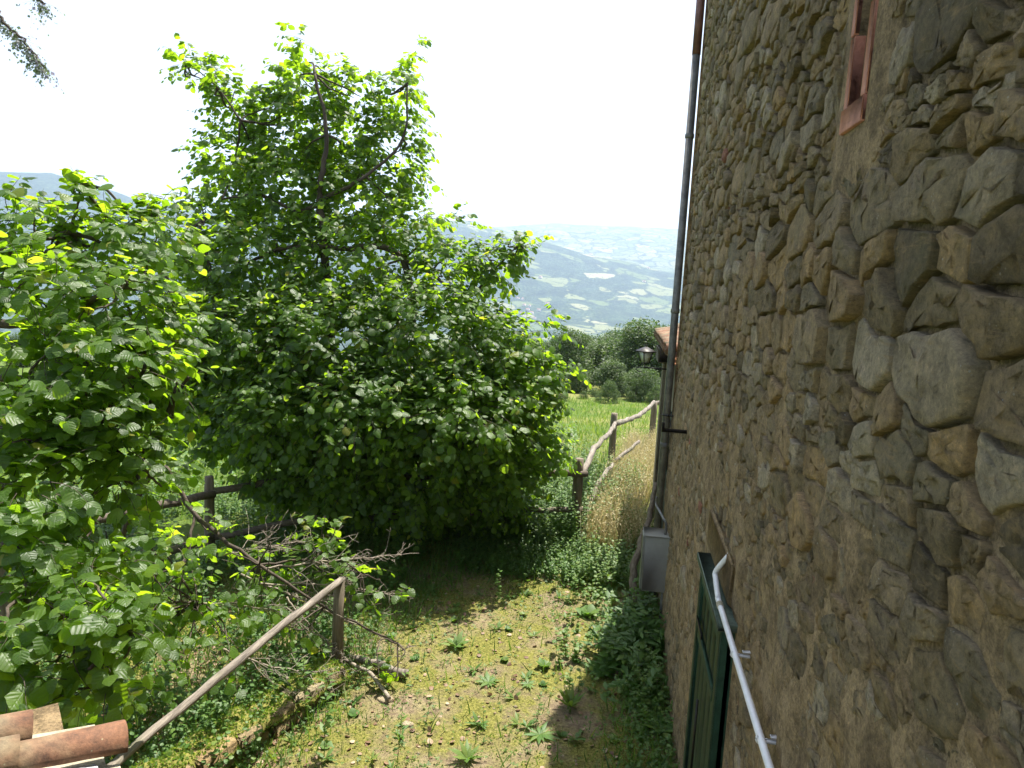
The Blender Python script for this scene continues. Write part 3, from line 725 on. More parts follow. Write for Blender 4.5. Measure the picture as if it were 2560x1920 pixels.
cc = [rp(-1.15, .0, 0), rp(-.15, .0, 0), rp(-.15, .55, 0), rp(-1.15, .55, 0)]
b_.add([(p[0], p[1], zz) for zz in (-.1, 2.26) for p in cc], np.array([[0, 1, 5, 4], [1, 2, 6, 5], [2, 3, 7, 6], [3, 0, 4, 7], [4, 5, 6, 7]])); b_.build('wall', M_MORTAR, sr)

# ------------------------------------------------------------------ fences
def post(par, x, y, h, r=.06, lean=(0, 0), mt=None):
    mb = MB(); z0 = float(gz(x, y)); pts = [(x + lean[0] * t_, y + lean[1] * t_, z0 - .15 + (h + .15) * t_) for t_ in np.linspace(0, 1, 7)]
    tube(mb, pts, [r * q for q in (1.05, 1.04, 1, .98, .97, .95, .88)], 10, jit=.07); return mb.build('post', mt or M_POST, par, smooth_=False)
def rail(par, pts, r, mt, name='rail', wob=.012, n=6):
    mb = MB(); c = curve(pts, n, wob); tube(mb, c, np.linspace(r * 1.1, r * .85, len(c)) * (1 + rng.uniform(-.08, .08, len(c))), 9, jit=.07); return mb.build(name, mt, par, smooth_=True)
fl = thing('wooden_fence', 'dark rustic rail fence running left behind the big hazel', 'fence')
post(fl, -.50, 11.35, 1.42, .085); post(fl, -2.9, 10.4, 1.35); post(fl, -5.52, 8.9, 1.3, .07); post(fl, -6.35, 6.35, 1.35, .07); post(fl, -7.6, 4.2, 1.3)
rail(fl, [(-.35, 11.30, 1.17), (-1.6, 10.95, 1.16), (-2.9, 10.32, 1.12)], .048, M_RAILX); rail(fl, [(-2.8, 10.38, 1.14), (-4.2, 9.8, 1.18), (-5.55, 8.85, 1.08)], .055, M_RAILX)
rail(fl, [(-5.45, 8.9, 1.05), (-6.0, 7.6, 1.10), (-6.4, 6.3, 1.08)], .055, M_RAILX); rail(fl, [(-6.3, 6.4, 1.1), (-7.6, 4.2, 1.1)], .055, M_RAILX)
rail(fl, [(-.40, 11.28, .56), (-1.6, 10.9, .55), (-2.9, 10.30, .5)], .042, M_RAILX); rail(fl, [(-2.8, 10.3, .5), (-4.1, 9.6, .62), (-5.5, 8.85, .42)], .05, M_RAILX)
rail(fl, [(-5.45, 8.85, .45), (-6.4, 6.3, .5)], .05, M_RAILX)
fr_ = thing('wooden_fence', 'sunlit pale rail fence leading away along the dry grass path', 'fence')
fr_p = [(.02, 16.3, 1.35), (1.12, 20.2, 1.35)]
post(fr_, .02, 16.3, 1.42, .085); post(fr_, 1.12, 20.2, 1.42, .09); post(fr_, 2.3, 22.5, 1.3)
rail(fr_, [(-.42, 11.35, 1.15), (-.30, 13.2, 1.18), (-.06, 15.0, 1.10), (.05, 16.2, 1.12)], .052, M_RAIL)
rail(fr_, [(.05, 16.1, 1.10), (.5, 17.6, 1.0), (.85, 18.8, 1.02), (1.1, 20.1, 1.05)], .058, M_RAIL); rail(fr_, [(1.1, 20.2, 1.0), (2.3, 22.5, .7)], .05, M_RAIL)
rail(fr_, [(-.36, 11.5, .35), (-.2, 13.0, .52), (.05, 14.3, .62)], .045, M_RAIL); rail(fr_, [(.1, 14.6, .6), (.6, 15.6, .85)], .04, M_RAIL)
fn = thing('broken_fence', 'broken fence with a weathered post and one long sloping rail at the lower left', 'fence')
b_ = MB(); z0 = float(gz(-2.69, 6.66)); tube(b_, [(-2.69, 6.66, z0 - .1), (-2.69, 6.66, .5), (-2.68, 6.65, 1.05)], [.068, .062, .055], 12, jit=.05); b_.build('post', M_POST, fn)
post(fn, -2.74, 2.9, 1.42, .06)
rail(fn, [(-2.66, 6.68, 1.06), (-2.69, 5.4, 1.17), (-2.71, 4.2, 1.26), (-2.72, 2.8, 1.36)], .033, M_RAIL, wob=.003)
lg = MB(); tube(lg, curve([(-2.75, 6.95, .05), (-2.4, 6.85, .07), (-1.95, 6.75, .06)], 5, .008), .042, 9, jit=.08); lg.build('fallen_log', M_RAIL, label='short weathered log lying just behind the foot of the broken fence post', cat='log')
lg = MB(); tube(lg, curve([(-2.62, 6.72, .14), (-2.3, 6.60, .09), (-2.0, 6.3, .05)], 5, .008), .02, 8, jit=.08); lg.build('fallen_branch', M_TWIG, label='thin bare stick lying in front of the short log', cat='branch')

# low dry stone edging with moss
ed = thing('mossy_stone_edge', 'low mossy dry stone ledge running down from the foot of the broken fence post', 'stone ledge')
for r_ in range(2):
    s_ = 0
    while s_ < 2.3:
        L = random.uniform(.18, .42); c = np.array([-2.62, 6.45]) + np.array([-.36, -.93]) * (s_ + L / 2)
        z0 = .02 + r_ * .11; h = .10 + random.random() * .03; mb = MB()
        bevbox(mb, (-L / 2 + .008, -.16, z0), (L / 2 - .008, .12 + random.uniform(-.03, .03), z0 + h), .018, random.random() * .9)
        me = mb.mesh('stone', M_STONE); link('stone', me, ed, mw=Matrix.Translation((c[0] + random.uniform(-.02, .02), c[1], 0)) @ Matrix.Rotation(math.radians(69) + random.uniform(-.08, .08), 4, 'Z')); s_ += L
A_, B_ = np.meshgrid(np.linspace(0, 2.3, 60), np.linspace(-.22, .22, 16), indexing='ij')
Zm = .262 + .05 * n2(A_, B_, 6, 77) + .02 * n2(A_, B_, 25, 78) - .4 * (np.abs(B_) / .22) ** 4 * .25
X_ = -2.66 - .36 * A_ - .93 * B_; Y_ = 6.47 - .93 * A_ + .36 * B_
i = np.arange(59)[:, None] * 16; j = np.arange(15)[None]; MB().add(np.stack([X_, Y_, Zm], -1).reshape(-1, 3), np.stack([i + j, i + 16 + j, i + 17 + j, i + j + 1], -1).reshape(-1, 4)).build('moss', M_MOSS, ed, smooth_=True)
ii = rng.integers(0, X_.size, 5000); q = np.stack([X_, Y_, Zm], -1).reshape(-1, 3)[ii] + rng.normal(0, .012, (5000, 3)) * [1, 1, .3]; MOSS_PTS = q

# ------------------------------------------------------------------ leaves
def leaf_template(kind):
    if kind == 'hi':       # broad hazel leaf, doubly toothed edge, cupped
        ts = np.linspace(0, 1, 7); prof = np.array([.0, .40, .50, .52, .44, .27, 0])
        L, R, Mid = [], [], []
        for t_, p_ in zip(ts, prof):
            Mid.append((0, t_, -.10 * (2 * t_ - 1) ** 2 * .8 + .02))
        v = list(Mid); uv = [(0, t_) for t_ in ts]
        for s_ in (-1, 1):
            for k_ in range(1, 6):
                jag = .03 * (1 if k_ % 2 else -1)
                x_ = prof[k_] + jag; v.append((s_ * x_, ts[k_] - .06 + .02 * (k_ % 2), -.16 * x_ - .10 * (2 * ts[k_] - 1) ** 2 + .02 + .02 * ((k_ * 7 + (s_ > 0) * 3) % 3))); uv.append((s_ * x_, ts[k_]))
        f = []
        for s_, o in ((-1, 7), (1, 12)):
            f.append([0, o, 1] if s_ > 0 else [0, 1, o])
            for k_ in range(4):
                a, b, c, d = k_ + 1, k_ + 2, o + k_ + 1, o + k_
                f += [[a, d, c], [a, c, b]] if s_ > 0 else [[a, c, d], [a, b, c]]
            f.append([5, o + 4, 6] if s_ > 0 else [5, 6, o + 4])
        return np.array(v, float), np.array(f), np.array(uv, float)
    if kind == 'mid':
        v = [(0, 0, 0), (0, .55, .03), (0, 1, -.10), (-.42, .22, -.07), (-.47, .6, -.10), (-.22, .86, -.1), (.42, .22, -.05), (.47, .6, -.12), (.22, .86, -.1)]
        f = [[0, 1, 3], [3, 1, 4], [4, 1, 5], [5, 1, 2], [0, 6, 1], [6, 7, 1], [7, 8, 1], [8, 2, 1]]
        return np.array(v, float), np.array(f), np.array([(q[0], q[1]) for q in v], float)
    if kind == 'lo':
        v = [(0, 0, 0), (0, 1, -.06), (-.42, .5, -.08), (.42, .5, -.08)]
        return np.array(v, float), np.array([[0, 1, 2], [0, 3, 1]]), np.array([(q[0], q[1]) for q in v], float)
    if kind == 'narrow':
        v = [(0, 0, 0), (0, 1, -.12), (-.13, .45, .0), (.13, .45, .0), (0, .5, .04)]
        return np.array(v, float), np.array([[0, 4, 2], [2, 4, 1], [0, 3, 4], [3, 1, 4]]), np.array([(q[0], q[1]) for q in v], float)
    if kind == 'blade':
        v = [(-.022, 0, 0), (.022, 0, 0), (-.016, .5, .05), (.016, .5, .05), (0, 1, .28)]
        return np.array(v, float), np.array([[0, 1, 3], [0, 3, 2], [2, 3, 4]]), np.array([(q[0], q[1]) for q in v], float)
    if kind == 'clover':
        v, f = [], []
        for k_ in range(3):
            a = k_ * 2 * math.pi / 3; R_ = np.array([[math.cos(a), -math.sin(a), 0], [math.sin(a), math.cos(a), 0], [0, 0, 1]])
            q = np.array([(0, 0, 0), (-.27, .35, .08), (0, .55, .03), (.27, .35, .08)]) @ R_.T; n0 = len(v); v += list(q); f += [[n0, n0 + 3, n0 + 2], [n0, n0 + 2, n0 + 1]]
        v = np.array(v); return v, np.array(f), v[:, :2].copy()
TEMPL = {k_: leaf_template(k_) for k_ in ('hi', 'mid', 'lo', 'narrow', 'blade', 'clover')}
def unit(a): return a / (np.linalg.norm(a, axis=-1, keepdims=True) + 1e-9)
def frames(d, up):
    Y = unit(d); X = unit(np.cross(Y, up)); Z = np.cross(X, Y); return X, Y, Z
def scatter(mb, kind, pos, d, up, size, tint, wide=1.0):
    v, f, uv = TEMPL[kind]; n = len(pos)
    if n == 0: return
    X, Y, Z = frames(d, up); s_ = np.broadcast_to(np.asarray(size, float), (n,))[:, None, None]; wd = np.broadcast_to(np.asarray(wide, float), (n,))[:, None, None]
    V = pos[:, None] + s_ * (v[None, :, 0:1] * wd * X[:, None] + v[None, :, 1:2] * Y[:, None] + v[None, :, 2:3] * Z[:, None])
    F = (f[None] + (np.arange(n) * len(v))[:, None, None]).reshape(-1, 3)
    T = np.repeat(np.broadcast_to(np.asarray(tint, float), (n,)), len(v))
    mb.add(V.reshape(-1, 3), F, T, np.tile(uv, (n, 1)))

def at(u, v_, D):
    """point at forward distance D (metres along +Y) on the sight line u, v in the 2212 px wide photo"""
    d = ROT @ np.array([(u * .46293 - 512) / _F, (384 - v_ * .46293) / _F, -1.0]); return EYE + d * (D / d[1])

def sprays(orig, dirs, lens, nleaf, lsize, droop=.25):
    """vectorised leafy twigs -> twig polylines and leaf frames"""
    n = len(orig); dirs = unit(dirs); side = unit(np.cross(dirs, np.array([0, 0, 1.0]) + rng.normal(0, .15, (n, 3))))
    ts = np.linspace(0, 1, 5); pts = orig[:, None] + dirs[:, None] * (lens[:, None] * ts)[..., None]
    pts[..., 2] -= droop * lens[:, None] * ts ** 2
    pts += side[:, None] * (lens[:, None] * .10 * np.sin(ts * 3 + rng.uniform(0, 6, (n, 1))))[..., None]
    P_, D_, U_, Sz = [], [], [], []
    for k_ in range(nleaf):
        t_ = np.clip(.12 + .88 * (k_ + rng.uniform(-.3, .3, n)) / (nleaf - 1), 0, 1); s_ = 1 if k_ % 2 else -1
        x = t_ * 4; i0 = np.minimum(x.astype(int), 3); fr = (x - i0)[:, None]; p = pts[np.arange(n), i0] * (1 - fr) + pts[np.arange(n), i0 + 1] * fr
        ld = dirs * .45 + side * s_ * (.85 if k_ < nleaf - 1 else .2) + np.array([0, 0, -.62]) + rng.normal(0, .28, (n, 3))
        up = np.array([0, 0, .9]) + dirs * .55 + rng.normal(0, .42, (n, 3))
        ld = unit(ld); P_.append(p + ld * .02); D_.append(ld); U_.append(up); Sz.append(lsize * rng.uniform(.42, 1.18, n) * (1 - .25 * (k_ == nleaf - 1)))
    return pts, np.concatenate(P_), np.concatenate(D_), np.concatenate(U_), np.concatenate(Sz)

def twig_mesh(mb, pts, r0):
    """thin three sided twigs, vectorised"""
    n, m_, _ = pts.shape; d = unit(np.gradient(pts, axis=1)); X = unit(np.cross(d, np.array([.1, .2, 1.0]))); Y = np.cross(d, X)
    r = (r0 * np.linspace(1, .3, m_))[None, :, None, None]; a = np.arange(3) * 2 * math.pi / 3
    V = pts[:, :, None] + r * (np.cos(a)[None, None, :, None] * X[:, :, None] + np.sin(a)[None, None, :, None] * Y[:, :, None])
    i = np.arange(m_ - 1)[:, None] * 3; j = np.arange(3)[None]; k_ = (j + 1) % 3
    f = np.stack([i + j, i + k_, i + 3 + k_, i + 3 + j], -1).reshape(-1, 4); F = (f[None] + (np.arange(n) * m_ * 3)[:, None, None]).reshape(-1, 4)
    mb.add(V.reshape(-1, 3), F)

def tree(name, label, lobes, trunk, limbs, lsize, rfac=1.0, cat='tree', branches=(), tmin=.0, hi_d=6.5, outd=.8, twr=.004, bough=.02):
    """lobes: (u, v, D, ru, rv, rd_m, sprays).  Every lobe becomes an ellipsoid at its own distance"""
    root = thing(name, label, cat)
    O, Dd, Ln, C_ = [], [], [], []
    for (u, v_, D, ru, rv, rd, ns) in lobes:
        c = at(u, v_, D); rx, rz = ru / 1533 * D, rv / 1533 * D; n = int(ns * rfac)
        q = unit(rng.normal(0, 1, (n, 3))); rr = rng.uniform(.25, 1, n)[:, None] ** .55
        loc = q * rr; o = c + loc * np.array([rx, rd, rz]) * .86
        dirs = unit(loc / np.array([rx, rd, rz])) * 1.0 + np.array([0, 0, .18]) + rng.normal(0, .45, (n, 3))
        O.append(o); Dd.append(dirs); Ln.append(rng.uniform(.28, .62, n) * min(1.2, .45 + .5 * max(rx, rz))); C_.append(c)
    for pl in branches:                                     # leafy arching boughs given as polylines
        cpts = curve(pl[0], 8, .015); n = int(pl[1]); ii = rng.integers(2, len(cpts), n); dd = cpts[ii] - cpts[ii - 1]
        O.append(cpts[ii] + rng.normal(0, pl[2], (n, 3))); Dd.append(unit(dd) + rng.normal(0, .55, (n, 3))); Ln.append(rng.uniform(.2, .45, n))
    O, Dd, Ln = np.concatenate(O), np.concatenate(Dd), np.concatenate(Ln)
    pts, P_, D_, U_, S_ = sprays(O, Dd, Ln, 8, lsize)
    keep = P_[:, 2] > gz(P_[:, 0], P_[:, 1]) + .05
    keep &= P_[:, 0] < .62
    P_, D_, U_, S_ = P_[keep], D_[keep], U_[keep], S_[keep]
    hn = n2(P_[:, 0], P_[:, 2] + P_[:, 1], .9, 81); tint = np.clip(.42 + .22 * hn + rng.normal(0, .17, len(P_)), tmin, 1); tint[rng.random(len(P_)) < .015] = 1
    dist = np.linalg.norm(P_ - EYE, axis=1)
    c_ = (P_ - EYE) @ ROT; infr = (c_[:, 2] < 0) & (np.abs(c_[:, 0] / -c_[:, 2] * _F) < 508) & (np.abs(c_[:, 1] / -c_[:, 2] * _F) < 380)
    score = np.where(infr, S_ / dist, 0) * (1 + .6 * rng.random(len(P_)))
    idx = np.argsort(-score)[:300]; isp = np.zeros(len(P_), bool); isp[idx] = True
    # the leaves that show largest, one object each
    vs = []
    for k_, tv in enumerate((.25, .4, .55, .7, .95)):
        v, f, uv = TEMPL['hi']; v = v.copy(); v[:, 2] += .05 * np.sin(v[:, 1] * (4 + k_) + k_) * (1 + abs(v[:, 0])); vs.append(MB().add(v, f, tv, uv).mesh('leaf', M_LEAF, True))
    X, Y, Z = frames(D_[idx], U_[idx])
    for q, i_ in enumerate(idx):
        s_ = S_[i_]; mw = Matrix([[X[q][r] * s_, Y[q][r] * s_, Z[q][r] * s_, P_[i_][r]] for r in range(3)] + [[0, 0, 0, 1]])
        link('leaf', vs[min(4, int(abs(tint[i_]) * 4.5 + .4))], root, mw=mw)
    near = (dist < hi_d) & ~isp; far = ~near & ~isp
    fo = MB(); wf = rng.uniform(.6, 1.12, len(P_)); scatter(fo, 'hi', P_[near], D_[near], U_[near], S_[near], tint[near], wf[near]); scatter(fo, 'mid', P_[far], D_[far], U_[far], S_[far], tint[far], wf[far])
    fo.build('foliage', M_LEAF, root, smooth_=True, kind='stuff')
    tw = MB(); twig_mesh(tw, pts, twr)
    # secondary boughs from the limbs to every lobe
    for c, lb in zip(C_, lobes):
        for k_ in range(3):
            b = c + rng.normal(0, .3, 3) * lb[5]; near_ = min((np.array(p) for l in limbs for p in l[0]), key=lambda p: np.linalg.norm(p - b))
            m_ = (near_ + b) / 2 + rng.normal(0, .12, 3); cc_ = curve([near_, m_, b], 6, .005); tube(tw, cc_, np.linspace(bough, bough * .35, len(cc_)), 5)
    tw.build('twigs', M_BARK, root, kind='stuff')
    for (pl, r0, r1) in limbs:
        mb = MB(); cc_ = curve(pl, 7, .007); tube(mb, cc_, np.linspace(r0, r1, len(cc_)), 9, jit=.06); mb.build('trunk' if (pl, r0, r1) == limbs[0] else 'branch', M_BARK, root, smooth_=True)
    return root

mz = MB(); n_m = len(MOSS_PTS); scatter(mz, 'lo', MOSS_PTS, np.stack([rng.normal(0, .7, n_m), rng.normal(0, .7, n_m), np.ones(n_m)], -1), rng.normal(0, 1, (n_m, 3)), rng.uniform(.012, .035, n_m), rng.uniform(.5, 1, n_m)); mz.build('moss_sprigs', M_WEED, ed, kind='stuff')
# big hazel behind the fence -----------------------------------------
big = [(655, 175, 11.9, 55, 75, .45, 30), (620, 270, 11.9, 100, 90, .7, 71), (740, 290, 11.9, 100, 90, .7, 71), (860, 200, 12.3, 50, 65, .45, 23), (850, 330, 12.1, 75, 100, .6, 49),
       (520, 215, 11.7, 75, 45, .5, 30), (440, 150, 11.6, 55, 22, .3, 10), (500, 340, 11.7, 95, 100, .7, 75), (620, 400, 11.4, 130, 80, .8, 90), (780, 430, 11.6, 120, 70, .8, 76), (880, 480, 11.6, 75, 60, .6, 33), (470, 470, 11.2, 90, 65, .7, 48),
       (560, 560, 10.85, 180, 100, .9, 136), (760, 560, 11.05, 180, 95, .9, 127), (1060, 575, 11.45, 65, 45, .5, 27), (1105, 540, 11.45, 28, 28, .3, 8), (960, 590, 11.25, 75, 75, .7, 46), (400, 620, 10.55, 85, 95, .8, 68),
       (520, 730, 10.05, 150, 120, 1.0, 190), (720, 730, 10.15, 190, 120, 1.1, 240), (930, 720, 10.35, 160, 120, 1.0, 190), (1060, 760, 10.55, 110, 85, .8, 110), (1130, 830, 10.5, 85, 90, .7, 85),
       (620, 880, 9.7, 150, 110, 1.0, 228), (800, 880, 9.7, 190, 120, 1.1, 300), (980, 890, 9.8, 170, 110, 1.0, 252), (1130, 950, 10.9, 85, 75, .7, 85),
       (600, 1000, 9.9, 70, 80, .8, 90), (720, 1020, 9.9, 130, 90, .8, 170), (900, 1020, 10, 150, 90, .8, 190), (1050, 1010, 10.3, 110, 80, .8, 120), (720, 1060, 11.2, 130, 90, .8, 130), (900, 1060, 11.2, 150, 90, .8, 150), (1060, 1060, 11.3, 100, 70, .7, 85), (760, 200, 11.9, 60, 60, .5, 23), (420, 760, 10.2, 70, 90, .8, 70), (400, 880, 10.3, 50, 50, .6, 28), (370, 540, 10.6, 50, 40, .5, 18), (840, 1120, 12, 200, 60, .7, 130), (700, 1130, 11.6, 110, 60, .5, 90), (950, 1110, 11.5, 110, 60, .5, 100), (1090, 1110, 11.5, 70, 50, .4, 45), (610, 1080, 11.4, 50, 50, .5, 50), (470, 930, 10.2, 70, 55, .6, 50), (440, 840, 10.2, 60, 60, .6, 45)]  # low rear lobes added dense to block back light and darken the hollow
base = at(800, 1190, 11.9); base[2] = 0
def P(u, v_, D): return tuple(at(u, v_, D))
limbs = [([tuple(base), P(760, 1050, 11.6), P(720, 800, 11.0), P(700, 520, 11.0), P(690, 420, 11), P(705, 290, 11), P(680, 160, 11)], .11, .02),
         ([tuple(base + np.array([.15, .1, 0])), P(860, 1000, 11.6), P(890, 780, 11.2), P(870, 560, 11.2), P(740, 535, 10.9), P(600, 540, 10.6), P(500, 590, 10.4)], .09, .02),
         ([P(695, 440, 11), P(640, 455, 10.9), P(560, 420, 10.8), P(480, 430, 10.6)], .04, .015), ([P(700, 430, 11), P(790, 380, 11.1), P(870, 300, 11.3), P(880, 180, 11.4)], .035, .012),
         ([P(870, 560, 11.2), P(930, 590, 11.1), P(1010, 640, 11.2), P(1070, 580, 11.2), P(1120, 530, 11.2)], .035, .01),
         ([tuple(base + np.array([-.3, .05, 0])), P(640, 1040, 11.3), P(560, 850, 10.8), P(470, 640, 10.4), P(430, 480, 10.5)], .07, .02),
         ([tuple(base + np.array([.5, .1, 0])), P(960, 1050, 11.5), P(1040, 880, 11.2), P(1080, 780, 11)], .06, .02),
         ([tuple(base + np.array([-.6, 0, 0])), P(600, 1080, 11.4), P(560, 960, 11)], .04, .02), ([tuple(base + np.array([.3, -.1, 0])), P(830, 1040, 11.4), P(800, 880, 10.8)], .04, .02),
         ([P(520, 260, 10.9), P(470, 190, 10.8), P(400, 130, 10.7)], .018, .006)]
tree('hazel_tree', 'big bushy hazel in the middle with a tall crown rising against the white sky', big, None, limbs, .122, 2.25,
     branches=[([P(520, 230, 10.8), P(440, 150, 10.7), P(365, 110, 10.6)], 14, .06), ([P(1050, 600, 11.2), P(1100, 550, 11.2), P(1140, 520, 11.2)], 12, .08), ([P(650, 160, 11), P(655, 110, 11), P(640, 70, 11)], 9, .08), ([P(860, 170, 11.3), P(885, 120, 11.4), P(905, 80, 11.4)], 7, .06),
               ([P(900, 470, 11), P(970, 470, 11), P(1000, 480, 11)], 8, .06), ([P(1130, 700, 10.9), P(1180, 690, 10.9), P(1215, 710, 10.9)], 10, .06), ([P(1150, 800, 10.8), P(1200, 790, 10.8), P(1230, 800, 10.8)], 10, .06)])

# near hazel on the left, with large leaves --------------------------
lf = [(-110, 560, 5.4, 110, 90, .5, 40), (-160, 720, 5.2, 120, 90, .5, 40), (-120, 900, 4.9, 100, 90, .5, 34), (-110, 1080, 4.5, 90, 80, .4, 26), (80, 500, 5.6, 110, 60, .4, 34), (230, 520, 5.8, 110, 60, .5, 34), (340, 500, 6.2, 70, 45, .4, 18), (80, 620, 5.0, 110, 80, .5, 44), (240, 640, 5.2, 120, 85, .5, 48), (350, 700, 5.6, 60, 80, .4, 26),
      (90, 760, 4.6, 110, 80, .5, 38), (250, 770, 4.9, 110, 80, .5, 38), (370, 820, 5.2, 35, 50, .3, 10), (60, 900, 4.3, 90, 80, .4, 30), (190, 900, 4.5, 110, 70, .4, 28), (290, 960, 4.7, 60, 60, .35, 12),
      (70, 1040, 4.0, 85, 70, .35, 26), (220, 1040, 4.5, 90, 40, .35, 16), (340, 1040, 5.0, 40, 40, .3, 9), (60, 1160, 3.8, 80, 60, .3, 18), (200, 1190, 4.1, 60, 40, .3, 7), (60, 1330, 3.5, 80, 60, .3, 20), (200, 1330, 3.5, 70, 45, .3, 14), (280, 1360, 3.6, 30, 30, .2, 5), (60, 1430, 3.3, 60, 50, .25, 14), (190, 1460, 3.4, 40, 30, .2, 5)]
lb = np.array([-5.6, 5.2, 0.0])
limbs2 = [([tuple(lb), P(-160, 900, 5.4), P(-60, 700, 5.3), P(40, 560, 5.4)], .10, .03), ([P(-160, 900, 5.4), P(-40, 1080, 4.6), P(60, 1260, 4.0), P(170, 1340, 3.7)], .045, .012),
          ([P(-60, 700, 5.3), P(120, 690, 5.2), P(250, 620, 5.4), P(360, 600, 5.8)], .045, .012), ([P(-100, 800, 5.3), P(130, 830, 5), P(290, 850, 5.1), P(360, 900, 5.2)], .04, .012),
          ([P(-60, 700, 5.3), P(90, 580, 5.6), P(150, 500, 5.7), P(175, 400, 5.8)], .03, .008), ([P(-120, 850, 5.3), P(60, 950, 4.8), P(200, 950, 4.7), P(300, 1010, 4.8)], .03, .01)]
tree('hazel_tree', 'nearer hazel with large pleated leaves filling the left edge of the picture', lf, None, limbs2, .118, 1.5,
     branches=[([P(140, 560, 5.7), P(160, 460, 5.8), P(175, 395, 5.8)], 8, .05), ([P(260, 560, 6), P(320, 450, 6.2), P(350, 400, 6.3)], 9, .06), ([P(0, 480, 5.6), P(20, 430, 5.6), P(60, 420, 5.6)], 6, .05), ([P(100, 1300, 3.6), P(180, 1420, 3.5), P(230, 1500, 3.4)], 7, .05),
               ([P(200, 1100, 4.6), P(260, 1200, 4.3), P(300, 1330, 4.0)], 6, .05), ([P(120, 1050, 4.2), P(100, 1150, 4), P(80, 1250, 3.8)], 7, .08), ([P(180, 1380, 3.5), P(200, 1450, 3.5), P(180, 1490, 3.4)], 5, .04)], hi_d=9)

# low hazel bough sweeping over the broken fence ---------------------
lo = [(700, 1140, 7.2, 45, 40, .3, 9), (660, 1220, 7.0, 90, 35, .4, 14), (560, 1230, 6.6, 80, 45, .4, 12), (470, 1180, 6.3, 60, 50, .4, 10), (760, 1240, 7.0, 50, 25, .3, 8), (830, 1285, 7.0, 45, 14, .25, 5), (420, 1290, 5.8, 60, 40, .4, 12), (340, 1200, 5.4, 60, 50, .4, 14), (250, 1260, 5.6, 60, 50, .4, 12), (330, 1400, 5.2, 60, 40, .4, 12), (230, 1500, 4.9, 60, 40, .4, 9), (120, 1500, 4.4, 60, 40, .4, 9), (450, 1330, 5.9, 60, 40, .4, 9), (330, 1330, 5.2, 50, 40, .4, 7), (560, 1310, 6.2, 60, 30, .3, 7), (640, 1340, 6.3, 60, 30, .3, 4), (500, 1410, 5.6, 50, 30, .3, 4), (820, 1460, 6.4, 20, 20, .15, 2), (400, 1160, 5.6, 40, 30, .3, 4)]
limbs3 = [([(-6.0, 7.2, 0), P(330, 1020, 6.6), P(420, 1110, 6.5), P(560, 1220, 6.4), P(700, 1310, 6.6), P(860, 1390, 6.8)], .032, .008), ([P(420, 1110, 6.5), P(410, 1200, 6.2), P(430, 1300, 5.9)], .016, .006),
          ([P(560, 1220, 6.4), P(680, 1210, 6.9), P(780, 1240, 7.0)], .013, .005)]
tree('hazel_tree', 'low sparse hazel sapling whose bough hangs over the broken fence rail', lo, None, limbs3, .10, 1.15, hi_d=9, bough=.010)

# hanging locust branch top left -------------------------------------
loc = thing('locust_tree', 'drooping greyish branch with tiny hanging leaves in the upper left corner', 'tree')
mb = MB(); tube(mb, curve([(-8.6, 5.2, 0), (-8.5, 5.3, 3.2), (-8.0, 5.6, 6.2), (-7.2, 5.9, 7.3)], 6, .02), np.linspace(.2, .09, 19), 9); mb.build('trunk', M_BARK, loc)
mb = MB(); b1_ = [(-7.2, 5.9, 7.3), P(-60, -30, 6), P(10, 50, 6), P(60, 100, 6), P(96, 145, 6)]; b2_ = [(-7.2, 5.9, 7.3), P(20, -60, 6), P(80, 0, 6), P(98, 6, 6)]
for bl in (b1_, b2_): cc_ = curve(bl, 8, .01); tube(mb, cc_, np.linspace(.025, .004, len(cc_)), 5)
mb.build('branch', M_BARK, loc)
fo = MB(); tw = MB()
for bl, n_ in ((b1_, 105), (b2_, 20)):
    cc_ = curve(bl, 30); ii = rng.integers(45, len(cc_), n_)
    o = cc_[ii]; dd = np.array([.25, 0, -.75]) + rng.normal(0, .45, (n_, 3)); pts, P_, D_, U_, S_ = sprays(o, dd, rng.uniform(.04, .20, n_), 7, .034)
    scatter(fo, 'lo', P_, D_, U_ + rng.normal(0, .7, P_.shape), S_, rng.random(len(P_))); twig_mesh(tw, pts, .0012)
fo.build('foliage', M_PURPLE, loc, kind='stuff'); tw.build('twigs', M_BARK, loc, kind='stuff')

# ------------------------------------------------------------------ dead brushwood by the broken fence
def dead_branch(u0, v0, D0, u1, v1, D1, label, n=24, L=.6):
    p0, p1 = at(u0, v0, D0), at(u1, v1, D1); mb = MB(); m_ = (p0 + p1) / 2 + rng.normal(0, .05, 3); c = curve([p0, m_, p1], 8, .008); tube(mb, c, np.linspace(.011, .003, len(c)), 6)
    d = unit(p1 - p0)
    for k_ in range(n):
        i_ = rng.integers(3, len(c)); dd = unit(d + rng.normal(0, .55, 3)); l_ = L * rng.uniform(.3, 1) * (1.2 - i_ / len(c)); q = c[i_] + dd * l_ * .5 + rng.normal(0, .03, 3); r_ = c[i_] + dd * l_ + rng.normal(0, .05, 3)
        cc_ = curve([c[i_], q, r_], 4, .006); tube(mb, cc_, np.linspace(.0045, .0014, len(cc_)), 4)
        for _ in range(3):
            a = cc_[rng.integers(2, len(cc_))]; e = a + unit(dd + rng.normal(0, .7, 3)) * l_ * .4; tube(mb, [a, (a + e) / 2 + rng.normal(0, .01, 3), e], [.003, .0022, .0012], 3)
    mb.build('dead_branch', M_TWIG, label=label, cat='dead branch', group='dead brushwood caught in the broken fence')
